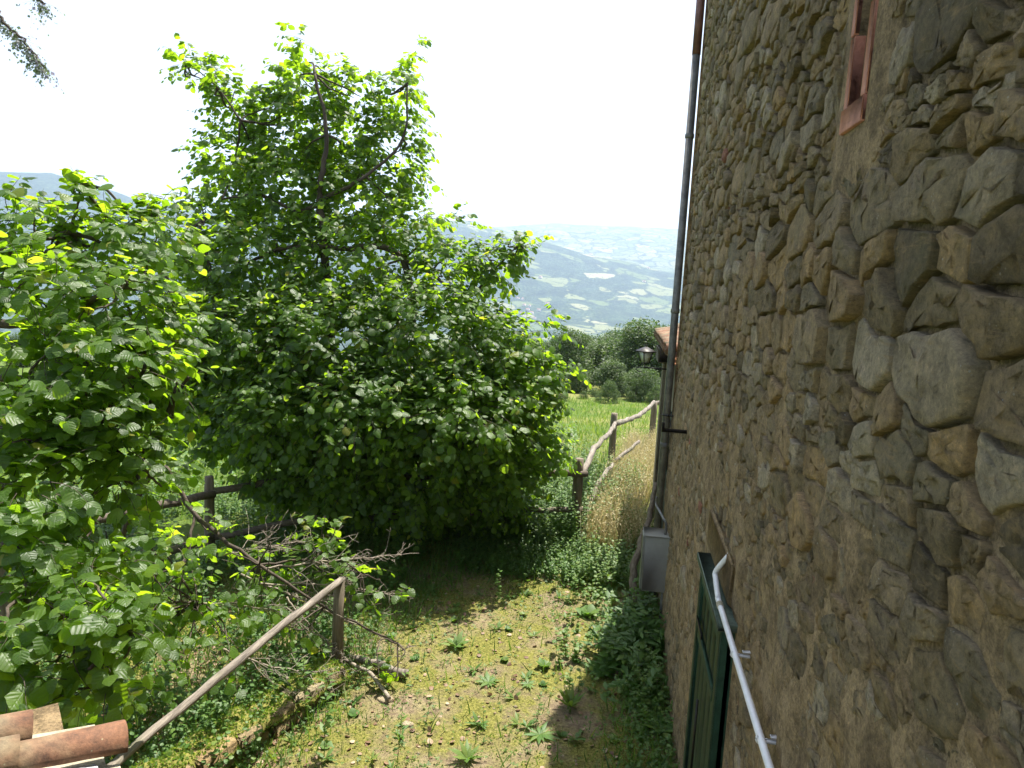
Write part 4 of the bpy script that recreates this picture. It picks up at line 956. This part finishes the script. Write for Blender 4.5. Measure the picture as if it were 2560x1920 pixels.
for a in [(560, 1230, 6.5, 905, 1195, 7.6, 'bare branch reaching furthest right from the broken fence post, twigs against the dark hazel'),
          (540, 1260, 6.4, 870, 1290, 7.2, 'bare branch lying level across the top of the broken fence post'),
          (520, 1240, 6.4, 880, 1400, 7.0, 'long bare branch sloping down to the right in front of the fence post'),
          (620, 1290, 6.5, 740, 1420, 6.6, 'bare branch arching down beside the left of the broken fence post'),
          (480, 1200, 6.6, 660, 1170, 7.0, 'bare branch among the low hazel leaves left of the fence post'),
          (380, 1300, 6.0, 640, 1340, 6.2, 'bare branch hanging under the sloping fence rail'),
          (470, 1400, 5.7, 730, 1455, 6.3, 'bare branch lying near the ground at the foot of the fence post')]: dead_branch(*a)
sm = MB(); tube(sm, curve([(.52, 8.9, 0), (.40, 9.1, .45), (.55, 9.5, 1.0), (.66, 9.9, 1.5)], 6, .01), np.linspace(.06, .03, 19), 9, jit=.08); sm.build('creeper_stem', M_POST, label='thick woody creeper stem leaning against the corner behind the grey utility box', cat='creeper')

# ------------------------------------------------------------------ ground plants
def pick(n, x0, x1, y0, y1, dens):
    x = rng.uniform(x0, x1, n); y = rng.uniform(y0, y1, n); k_ = rng.random(n) < dens(x, y); x, y = x[k_], y[k_]
    return np.stack([x, y, gz(x, y)], -1)
def bare(x, y):
    """1 on the bare mossy clearing, 0 in the weeds"""
    e = ((x + 1.15 - .12 * (y - 6)) / (1.25 + .1 * n2(x, y, 1.2, 90))) ** 2; return (1 - smooth(.7, 1.5, e)) * (1 - smooth(9.3, 10.4, y))
def wallside(x, y): return smooth(-.15, .45, x + .35 * n2(x, y, 1.3, 103)) * smooth(6.2, 7.6, y)
gcov = MB()
# small clover-like cover
p = pick(60000, -5.5, .75, 3.2, 12, lambda x, y: np.clip((.85 - .45 * smooth(-2.5, -3.0, x) * (1 - smooth(8, 9, y))) * (1 - bare(x, y)) * (.35 + smooth(-.15, .35, n2(x, y, 1.1, 91))) + .05 + .16 * bare(x, y) * smooth(-.1, .3, n2(x, y, 2.2, 111)), 0, 1)); n = len(p)
h = rng.uniform(.03, .16, n) * (1 - .6 * bare(p[:, 0], p[:, 1])); q = p + np.stack([rng.normal(0, .02, n), rng.normal(0, .02, n), h], -1)
up = np.array([0, 0, 1.0]) + rng.normal(0, .4, (n, 3)); d = np.cross(up, rng.normal(0, 1, (n, 3)))
scatter(gcov, 'clover', q, d, up, rng.uniform(.018, .045, n), np.clip(.45 + .2 * rng.normal(0, 1, n), 0, 1))
# grass blades everywhere thinly
p = pick(60000, -6, .75, 3, 14, lambda x, y: .75 * (1 - .93 * bare(x, y))); n = len(p)
d = np.stack([rng.normal(0, .35, n), rng.normal(0, .35, n), np.ones(n)], -1); scatter(gcov, 'blade', p, d, rng.normal(0, 1, (n, 3)), rng.uniform(.06, .22, n), np.clip(.5 + .25 * rng.normal(0, 1, n), 0, 1), 1.6)
# fine moss sprigs on the clearing
p = pick(45000, -3.2, .7, 3.6, 9.6, lambda x, y: .6 * smooth(-.15, .2, n2(x, y, 1.5, 95)) * bare(x, y)); n = len(p)
d = np.stack([rng.normal(0, .6, n), rng.normal(0, .6, n), np.ones(n)], -1); scatter(gcov, 'lo', p, d, rng.normal(0, 1, (n, 3)), rng.uniform(.008, .022, n), np.clip(.55 + .2 * rng.normal(0, 1, n), 0, 1))
gcov.build('ground_cover', M_WEED, kind='stuff', label='clover, short grass and moss creeping over the clearing')
# undergrowth: leafy stalks
def stalks(mb, p, hmin, hmax, kind, ls, tint, per=9, lean=.15, narrow=1.0):
    n = len(p); h = rng.uniform(hmin, hmax, n); ln = rng.normal(0, lean, (n, 2)); top_ = p + np.stack([ln[:, 0] * h, ln[:, 1] * h, h], -1)
    pts = p[:, None] + (top_ - p)[:, None] * np.linspace(0, 1, 4)[None, :, None]; twig_mesh(mb, pts, .004)
    for k_ in range(per):
        t_ = .2 + .8 * (k_ + .5) / per; o = p + (top_ - p) * t_; a = k_ * 2.4 + rng.uniform(0, 6.28, n)
        d = np.stack([np.cos(a), np.sin(a), rng.uniform(-.1, .6, n)], -1); up = np.array([0, 0, 1.0]) + rng.normal(0, .25, (n, 3))
        scatter(mb, kind, o, d, up, ls * rng.uniform(.6, 1.2, n) * (1.15 - .5 * t_), np.clip(tint + rng.normal(0, .15, n), 0, 1), narrow)
ug = MB()
for kd_, nn_, ls_ in (('narrow', 80, .12), ('mid', 40, .06), ('narrow', 260, .045)):
    p = pick(nn_, -3.0, .6, 4.2, 10, lambda x, y: .8 + 0 * x); m_ = len(p); tn = np.clip(.6 + .2 * rng.normal(0, 1, m_), 0, 1)
    for k_ in range(8):
        a = k_ * 2.4 + rng.uniform(0, 6.28, m_); scatter(ug, kd_, p + [0, 0, .01], np.stack([np.cos(a), np.sin(a), rng.uniform(.2, 1.1, m_)], -1), np.tile([0, 0, 1.], (m_, 1)), ls_ * rng.uniform(.5, 1.2, m_), tn, 1.2)
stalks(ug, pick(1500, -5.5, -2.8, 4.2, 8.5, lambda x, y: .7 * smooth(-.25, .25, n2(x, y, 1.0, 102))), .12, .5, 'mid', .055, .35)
stalks(ug, pick(3600, -8.5, -2.7, 4.8, 11.5, lambda x, y: smooth(-.3, .2, n2(x, y, .8, 96)) * (1 - bare(x, y)) * .8), .15, .55, 'mid', .06, .55)
stalks(ug, pick(1500, -2.2, -.3, 9.6, 12.2, lambda x, y: .8), .1, .35, 'mid', .05, .5)
stalks(ug, pick(1300, -.5, .74, 6.7, 11.5, lambda x, y: (.12 + .5 * wallside(x, y)) * smooth(-.2, .25, n2(x, y, 1.6, 104)) + smooth(8.6, 9.8, y) * .3), .08, .42, 'mid', .065, .66)
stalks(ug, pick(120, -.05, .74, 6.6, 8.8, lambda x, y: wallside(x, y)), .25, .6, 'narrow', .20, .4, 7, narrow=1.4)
stalks(ug, pick(230, .35, .74, 4.6, 7.5, lambda x, y: .6 + 0 * x), .05, .22, 'mid', .05, .55)
stalks(ug, pick(900, -1.9, -.4, 10.8, 13.6, lambda x, y: .9 + 0 * x), .3, 1.0, 'mid', .07, .62)
stalks(ug, pick(1500, -.3, .7, 9.4, 15, lambda x, y: .6 * smooth(-.1, .3, n2(x, y, 1.1, 101))), .3, .8, 'mid', .06, .7)
stalks(ug, pick(420, -.75, -.25, 11.0, 15.5, lambda x, y: .9 + 0 * x), .4, 1.15, 'mid', .06, .62)
ug.build('undergrowth', M_WEED, kind='stuff', label='nettles and leafy weeds crowding the fence and the foot of the wall')
# meadow beyond the fence
md = MB()
p = pick(70000, -24, 2, 10.5, 36, lambda x, y: np.clip(1.25 - y / 40, .15, 1) * ((x < -1.0) | (y > 14))); n = len(p)
d = np.stack([rng.normal(0, .35, n), rng.normal(0, .35, n), np.ones(n)], -1)
scatter(md, 'blade', p, d, rng.normal(0, 1, (n, 3)), rng.uniform(.10, .26, n), np.clip(.68 + .3 * n2(p[:, 0], p[:, 1], .3, 97) + .2 * rng.normal(0, 1, n), 0, 1), 2.6)
p = pick(42000, -20, -1, 8.5, 24, lambda x, y: smooth(-.2, .25, n2(x, y, .45, 98))); n = len(p)
p[:, 2] += rng.uniform(.05, .35, n); scatter(md, 'mid', p, np.stack([rng.normal(0, 1, n), rng.normal(0, 1, n), rng.normal(0, .2, n)], -1), np.array([0, 0, 1.]) + rng.normal(0, .35, (n, 3)), rng.uniform(.05, .11, n), np.clip(.65 + .2 * rng.normal(0, 1, n), 0, 1))
md.build('meadow', M_WEED, kind='stuff', label='bright green weedy meadow beyond the fence')
# dry oats between the fence and the annexe
dg = MB()
p = pick(6500, -.4, 1.6, 10.7, 20, lambda x, y: ((x < .68) | (y > 13.5)) * (.5 + .5 * smooth(-.1, .3, n2(x, y, .7, 99))) * (x > -.35 + (y - 11) * .09)); n = len(p)
d = np.stack([rng.normal(0, .16, n), rng.normal(0, .16, n), np.ones(n)], -1); hh = rng.uniform(.3, .85, n)
scatter(dg, 'blade', p, d, rng.normal(0, 1, (n, 3)), hh, np.clip(.45 + .25 * rng.normal(0, 1, n), 0, 1), .55)
for k_ in range(7):                                        # nodding seed heads
    t_ = .7 + .05 * k_; X, Y, Z = frames(d, rng.normal(0, 1, (n, 3))); o = p + unit(d) * (hh * t_)[:, None] + rng.normal(0, .03, (n, 3)); s_ = rng.random(n) < .75
    scatter(dg, 'lo', o[s_], (np.array([0, 0, -1.]) + rng.normal(0, .6, (n, 3)))[s_], rng.normal(0, 1, (n, 3))[s_], rng.uniform(.025, .045, n)[s_], np.clip(.85 + .2 * rng.normal(0, 1, n), 0, 1)[s_], .6)
dg.build('dry_grass', M_STRAW, kind='stuff', label='tall dry golden oat grass between the fence and the annexe')
# leaf litter
lt_ = MB()
p = pick(9000, -4.6, .7, 3.2, 9.5, lambda x, y: np.clip(.14 + .85 * smooth(-2.0, -2.9, x + .3 * (y - 5)) + .3 * smooth(.1, .5, x), 0, 1)); n = len(p); p[:, 2] += rng.uniform(.004, .02, n)
scatter(lt_, 'mid', p, np.stack([rng.normal(0, 1, n), rng.normal(0, 1, n), rng.normal(0, .25, n)], -1), np.array([0, 0, 1.]) + rng.normal(0, .5, (n, 3)), rng.uniform(.02, .065, n), np.clip(.5 + .28 * rng.normal(0, 1, n), 0, 1))
lt_.build('leaf_litter', M_DEAD, kind='stuff', label='dry brown leaves scattered on the ground by the stone ledge')
pb = MB()
p = pick(800, -4.2, .7, 3.4, 9.5, lambda x, y: .3 + .5 * bare(x, y))
for q in p:
    s_ = rng.uniform(.006, .026); v = np.array([(1, 0, 0), (-1, 0, 0), (0, 1, 0), (0, -1, 0), (0, 0, .7), (0, 0, -.7)]) * s_ * rng.uniform(.6, 1.3, (6, 1)); pb.add(v + q, np.array([[0, 2, 4], [2, 1, 4], [1, 3, 4], [3, 0, 4], [2, 0, 5], [1, 2, 5], [3, 1, 5], [0, 3, 5]]), .75 + .2 * rng.random())
pb.build('pebbles', M_STONE, kind='stuff', label='small pale pebbles and crumbs of soil on the clearing')

# individual plants on the clearing: rosettes and thin tall weeds
def G2(u, v_):
    d = ROT @ np.array([(u * .46293 - 512) / _F, (384 - v_ * .46293) / _F, -1.0]); p_ = EYE + d * (-EYE[2] / d[2]); p_[2] = float(gz(p_[0], p_[1])); return p_
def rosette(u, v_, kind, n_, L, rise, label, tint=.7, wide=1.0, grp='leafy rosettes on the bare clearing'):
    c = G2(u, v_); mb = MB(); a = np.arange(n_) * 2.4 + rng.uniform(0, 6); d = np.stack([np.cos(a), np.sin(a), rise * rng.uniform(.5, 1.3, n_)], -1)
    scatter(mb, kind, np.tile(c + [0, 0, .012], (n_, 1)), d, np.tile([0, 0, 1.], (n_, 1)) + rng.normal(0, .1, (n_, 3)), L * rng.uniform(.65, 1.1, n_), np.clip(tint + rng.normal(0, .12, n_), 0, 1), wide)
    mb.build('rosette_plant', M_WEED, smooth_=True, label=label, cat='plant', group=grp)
rosette(1232, 1530, 'narrow', 22, .22, 1.4, 'bright green spiky tuft of narrow leaves at the edge of the house shadow', .75, .9)
rosette(1165, 1590, 'narrow', 12, .20, .25, 'flat star shaped rosette of long leaves below the spiky tuft', .6)
rosette(1055, 1475, 'narrow', 10, .16, .3, 'small pale rosette in the middle of the clearing', .6, 1.3)
rosette(985, 1400, 'narrow', 14, .20, .8, 'upright leafy rosette where the hazel shadow meets the sunlit ground', .7, 1.4)
rosette(1175, 1440, 'mid', 12, .12, .8, 'broad leaved clump just left of the weeds by the wall', .7, .7)
rosette(1140, 1480, 'narrow', 9, .13, .2, 'little flat rosette between the broad leaved clump and the small pale rosette', .65, 1.2)
rosette(1010, 1645, 'narrow', 13, .2, .9, 'long bladed tuft at the bottom edge of the clearing', .75, 1.1)
rosette(1090, 1430, 'clover', 30, .10, .5, 'pale green trefoil clump in the centre of the clearing', .8)
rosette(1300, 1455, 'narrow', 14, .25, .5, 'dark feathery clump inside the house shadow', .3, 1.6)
rosette(1425, 1585, 'narrow', 18, .25, .7, 'feathery green plant at the foot of the wall beside the green door', .6, 1.2)
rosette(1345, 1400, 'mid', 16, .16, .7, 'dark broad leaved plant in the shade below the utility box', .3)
rosette(1270, 1330, 'mid', 14, .17, .7, 'pale green burdock clump at the sunny side of the wall weeds', .6)
rosette(1305, 1290, 'mid', 12, .18, .9, 'tall broad leaved dock standing nearest the creeper stem', .5, .6)
def tallweed(u, v_, h, label, per=14, ls=.07, kind='narrow', lean=.06):
    c = G2(u, v_)[None]; mb = MB(); stalks(mb, c, h, h * 1.02, kind, ls, .6, per, lean, 1.7); mb.build('tall_weed', M_WEED, label=label, cat='plant', group='thin tall weeds standing on the clearing')
tallweed(855, 1680, 1.0, 'tallest thin weed rising from the bottom edge beside the stone ledge', 20, .09)
tallweed(1345, 1420, 1.25, 'very thin tall weed stalk in front of the utility box plants', 12, .05)
tallweed(790, 1500, .55, 'pale leafy weed just right of the broken fence post', 18, .08)
tallweed(1000, 1300, .45, 'dark weed standing in the shade edge below the hazel', 12, .06)
tallweed(1160, 1560, .35, 'short weed with pale leaves near the star shaped rosette', 10, .06)
tallweed(1075, 1310, .5, 'leafy weed at the top left of the sunlit clearing', 16, .06, 'mid')
tallweed(700, 1640, .8, 'bushy blue green weed leaning over the mossy ledge', 34, .12)
tallweed(660, 1560, .6, 'leafy weed growing on the moss of the stone ledge', 28, .10)
tallweed(1130, 1230, .55, 'upright weed beside the dark foot of the hazel', 14, .06, 'mid')
tallweed(920, 1560, .3, 'small slender weed on the sunny moss', 8, .05)
tallweed(1205, 1270, .5, 'bright weed at the far end of the clearing path', 16, .06, 'mid')
tallweed(1045, 1580, .28, 'little weed in the open moss left of the star rosette', 8, .05)
sf = MB(); 
def flat_stone(x, y, s_, label):
    mb = MB(); n_ = 9; a = np.arange(n_) / n_ * 2 * math.pi; r = s_ * rng.uniform(.75, 1.1, n_); z0 = float(gz(x, y)); V = []
    for k_, zz in ((1, -.02), (1, .03), (.75, .045)): V += [(x + r[i_] * k_ * math.cos(a[i_]), y + .7 * r[i_] * k_ * math.sin(a[i_]), z0 + zz * s_ / .12) for i_ in range(n_)]
    V.append((x, y, z0 + .05 * s_ / .12)); j = np.arange(n_); k_ = (j + 1) % n_
    mb.add(V, [np.concatenate([np.stack([j, k_, n_ + k_, n_ + j], -1), np.stack([n_ + j, n_ + k_, 2 * n_ + k_, 2 * n_ + j], -1)]), np.stack([2 * n_ + j, 2 * n_ + k_, np.full(n_, 3 * n_)], -1)], .93)
    mb.build('rock', M_STONE, label=label, cat='rock')
c = G2(880, 1560); flat_stone(c[0], c[1], .06, 'pale stone lying on the sunny left side of the clearing')
c = G2(1110, 1180); flat_stone(c[0], c[1], .22, 'larger grey rock in the shade at the foot of the hazel')
c = G2(830, 1510); flat_stone(c[0], c[1], .09, 'flat half buried stone right of the mossy ledge')

# ------------------------------------------------------------------ trees beyond the meadow
def crown_mesh(seed, n_leaf, lobes_n, shape):
    r_ = np.random.default_rng(seed); mb = MB(); lob = []
    for k_ in range(lobes_n):
        a = r_.uniform(0, 6.28); t_ = r_.uniform(.03, 1); rad = shape(t_) * r_.uniform(.5, 1)
        lob.append((rad * math.cos(a), rad * math.sin(a), t_, r_.uniform(.10, .20)))
    lob = np.array(lob); i_ = r_.integers(0, lobes_n, n_leaf); q = unit(r_.normal(0, 1, (n_leaf, 3))); rr = r_.uniform(.5, 1.0, n_leaf) ** .5
    o = lob[i_, :3] + q * (lob[i_, 3] * rr)[:, None]
    d = unit(q + r_.normal(0, .7, (n_leaf, 3))); up = q + np.array([0, 0, .8]) + r_.normal(0, .5, (n_leaf, 3))
    scatter(mb, 'lo', o, d, up, r_.uniform(.014, .030, n_leaf), np.clip(.42 + .4 * (r_.random(lobes_n)[i_]) + .12 * r_.normal(0, 1, n_leaf), 0, 1), 1.2)
    return mb.mesh('crown', M_FAR)
def trunk_mesh():
    mb = MB(); tube(mb, [(0, 0, -.05), (.01, 0, .2), (0, .01, .5), (.01, 0, .8)], [.03, .024, .015, .006], 7, jit=.05)
    for k_ in range(7):
        a = k_ * 2.1; z = .25 + k_ * .07; tube(mb, [(0, 0, z), (.12 * math.cos(a), .12 * math.sin(a), z + .09), (.22 * math.cos(a), .22 * math.sin(a), z + .2)], [.011, .008, .003], 5)
    return mb.mesh('trunk', M_BARK)
tree_sh = lambda t_: .32 * math.sin(min(1, t_ * .93 + .07) * math.pi) ** .45 + .02
bush_sh = lambda t_: .52 * (1 - t_ ** 2) ** .5
CR = [crown_mesh(100 + k_, 15000, 70, tree_sh) for k_ in range(4)]; BU = [crown_mesh(200 + k_, 14000, 60, bush_sh) for k_ in range(3)]; TM = trunk_mesh()
def far_tree(u, D, vtop, wide, k_, bush, label, grp, cat='tree'):
    c = at(u, 700, D); x, y = c[0], c[1]; z0 = float(gz(x, y)); ztop = at(u, vtop, D)[2]; h = (ztop - z0) / (1.12 if not bush else 1.08)
    o = link('far_tree' if not bush else 'bush', None, None, label, cat, grp); o.location = (x, y, z0 - .1); wd = h * wide
    sc = (wd, wd, h); rz = random.uniform(0, 6.28)
    for nm, me in (('crown', (BU if bush else CR)[k_ % (3 if bush else 4)]), ('trunk', TM)):
        link(nm, me, o, mw=Matrix.Rotation(rz, 4, 'Z') @ Matrix.Diagonal((sc[0], sc[1], sc[2], 1)))
    return o
far = [(1190, 52, 740, 1.0, 'broad tree at the left end of the visible wood, just clear of the hazel'), (1228, 46, 708, .9, 'tall dark tree rising beside the right edge of the hazel'), (1268, 50, 738, 1.0, 'dark tree second from the left in the gap above the meadow'),
       (1305, 54, 735, 1.1, 'middle tree of the wood where the treeline dips lowest'), (1345, 50, 722, 1.1, 'rounded tree just left of the tallest one'), (1392, 46, 688, .95, 'tallest tree of the wood, behind the lantern'), (1440, 48, 700, 1.0, 'tree half hidden by the annexe eave'),
       (1330, 40, 775, 1.1, 'darker tree standing in front of the dip in the treeline'), (1400, 38, 790, 1.1, 'dark low tree directly below the lantern'), (1255, 40, 790, 1.1, 'dark low tree above the left side of the meadow'), (1480, 44, 705, 1.1, 'tree hidden behind the drainpipe and annexe')]
for k_, (u, D, vt, wd, lb_) in enumerate(far): far_tree(u, D, vt, wd * 1.45, k_, False, lb_, 'trees of the wood beyond the meadow')
bsh = [(1325, 35, 820, 1.0, 'bright green bush at the edge of the meadow under the wood'), (1270, 36, 842, 1.2, 'greyish green bush left of the bright bush'), (1225, 34, 838, 1.1, 'bush at the meadow edge beside the hazel leaves'), (1385, 37, 815, 1.0, 'dark bush at the meadow edge right of the bright bush'), (1430, 36, 830, 1.0, 'bush at the meadow edge against the annexe wall'), (1295, 38, 835, 1.1, 'bush behind the bright and greyish bushes'), (1245, 41, 832, 1.3, 'low dark bush filling the gap under the trees at left'), (1350, 42, 826, 1.4, 'low dark bush filling the gap behind the bright bush'), (1405, 42, 822, 1.4, 'low dark bush under the tallest tree'), (1195, 39, 835, 1.3, 'bush almost hidden by the hazel edge')]
for k_, (u, D, vt, wd, lb_) in enumerate(bsh): far_tree(u, D, vt, wd, k_, True, lb_, 'bushes along the meadow edge', 'bush')
for k_, (u, D, vt) in enumerate([(1170, 60, 735), (1215, 62, 722), (1258, 60, 716), (1300, 64, 722), (1335, 60, 712), (1372, 58, 705), (1420, 60, 700)]):
    far_tree(u, D, vt, 1.5, k_ + 1, False, ['tree top at the far left of the back row, beside the hazel', 'back row tree top left of the dip in the treeline', 'second tree top left of the dip, pale and rounded', 'back row tree top inside the dip of the treeline', 'back row tree top just right of the dip', 'back row tree top touching the tallest tree', 'back row tree top behind the tiled eave'][k_], 'back row of the wood')
for k_ in range(14):
    u = -150 + k_ * 95; D = 34 + (k_ * 7) % 12
    far_tree(u, D, 700 + (k_ * 37) % 60, 1.1, k_, False, 'tree of the wood glimpsed through the hazel leaves, number %s from the left' % ['one', 'two', 'three', 'four', 'five', 'six', 'seven', 'eight', 'nine', 'ten', 'eleven', 'twelve', 'thirteen', 'fourteen'][k_], 'trees behind the hazels')
for k_, (u, D, vt) in enumerate([(415, 22, 880), (330, 24, 860), (240, 23, 880), (130, 25, 850)]):
    far_tree(u, D, vt, 1.1, k_, True, 'pale bush in the meadow glimpsed between the two hazels, ' + ['rightmost of four', 'second from the right of four', 'second from the left of four', 'leftmost of four'][k_], 'bushes behind the hazels', 'bush')

# ------------------------------------------------------------------ far farmhouses
M_FW = plain('far_plaster', (.6, .52, .42), .9, .1, .1, bmp=0); M_FR = plain('far_roof', (.42, .2, .13), .9, .15, .1, bmp=0)
def hsz(azd, r): return float(far_z(np.array([math.radians(azd)]), np.array([float(r)]))[0])
hw = MB(); box(hw, (-7, -5, -3), (7, 5, 6)); hwm = hw.mesh('wall', M_FW)
hr = MB(); hr.add([(-7.6, -5.8, 5.9), (7.6, -5.8, 5.9), (7.6, 5.8, 5.9), (-7.6, 5.8, 5.9), (-7.6, 0, 8.6), (7.6, 0, 8.6)], [np.array([[0, 1, 5, 4], [2, 3, 4, 5], [0, 3, 2, 1]]), np.array([[0, 4, 3], [1, 2, 5]])]); hrm = hr.mesh('roof', M_FR)
for k_ in range(34):
    if k_ < 14: azd, r_ = -7.6 + random.gauss(0, .8), 3300 + random.gauss(0, 120); g_, l_ = 'houses of the hamlet on the valley floor', 'tiny pale house of the hamlet low on the far slope'
    elif k_ < 28: azd, r_ = -3.2 + random.gauss(0, 1.5), 5600 + random.gauss(0, 160); g_, l_ = 'houses of the village high on the far slope', 'tiny pale house of the village halfway up the far hillside'
    else: azd, r_ = random.uniform(-9, 3), random.uniform(3800, 7000); g_, l_ = 'lone farmhouses on the far hills', 'tiny lone farmhouse among the fields of the far hills'
    a = math.radians(azd); o = link('farmhouse', None, None, l_, 'house', g_); o.location = (r_ * math.sin(a), r_ * math.cos(a), hsz(azd, r_)); rz = random.uniform(0, 3.14); s_ = random.uniform(.8, 1.5)
    for nm, me in (('wall', hwm), ('roof', hrm)): link(nm, me, o, mw=Matrix.Rotation(rz, 4, 'Z') @ Matrix.Diagonal((s_, s_, s_, 1)))

# ------------------------------------------------------------------ move every group Empty to the base of its parts
bpy.context.view_layer.update()
for o in [o for o in COL.objects if o.parent is None and o.data is None and o.type == 'EMPTY' and o.location.length < 1e-6]:
    ch = [c for c in COL.objects if c.parent == o]
    pts = [c.matrix_world @ Vector(b) for c in ch if c.type == 'MESH' for b in c.bound_box]
    if not pts: continue
    lo_ = Vector([min(p[i] for p in pts) for i in range(3)]); hi_ = Vector([max(p[i] for p in pts) for i in range(3)])
    off = Vector(((lo_.x + hi_.x) / 2, (lo_.y + hi_.y) / 2, lo_.z)); o.location = off
    for c in ch: c.matrix_basis = Matrix.Translation(-off) @ c.matrix_basis
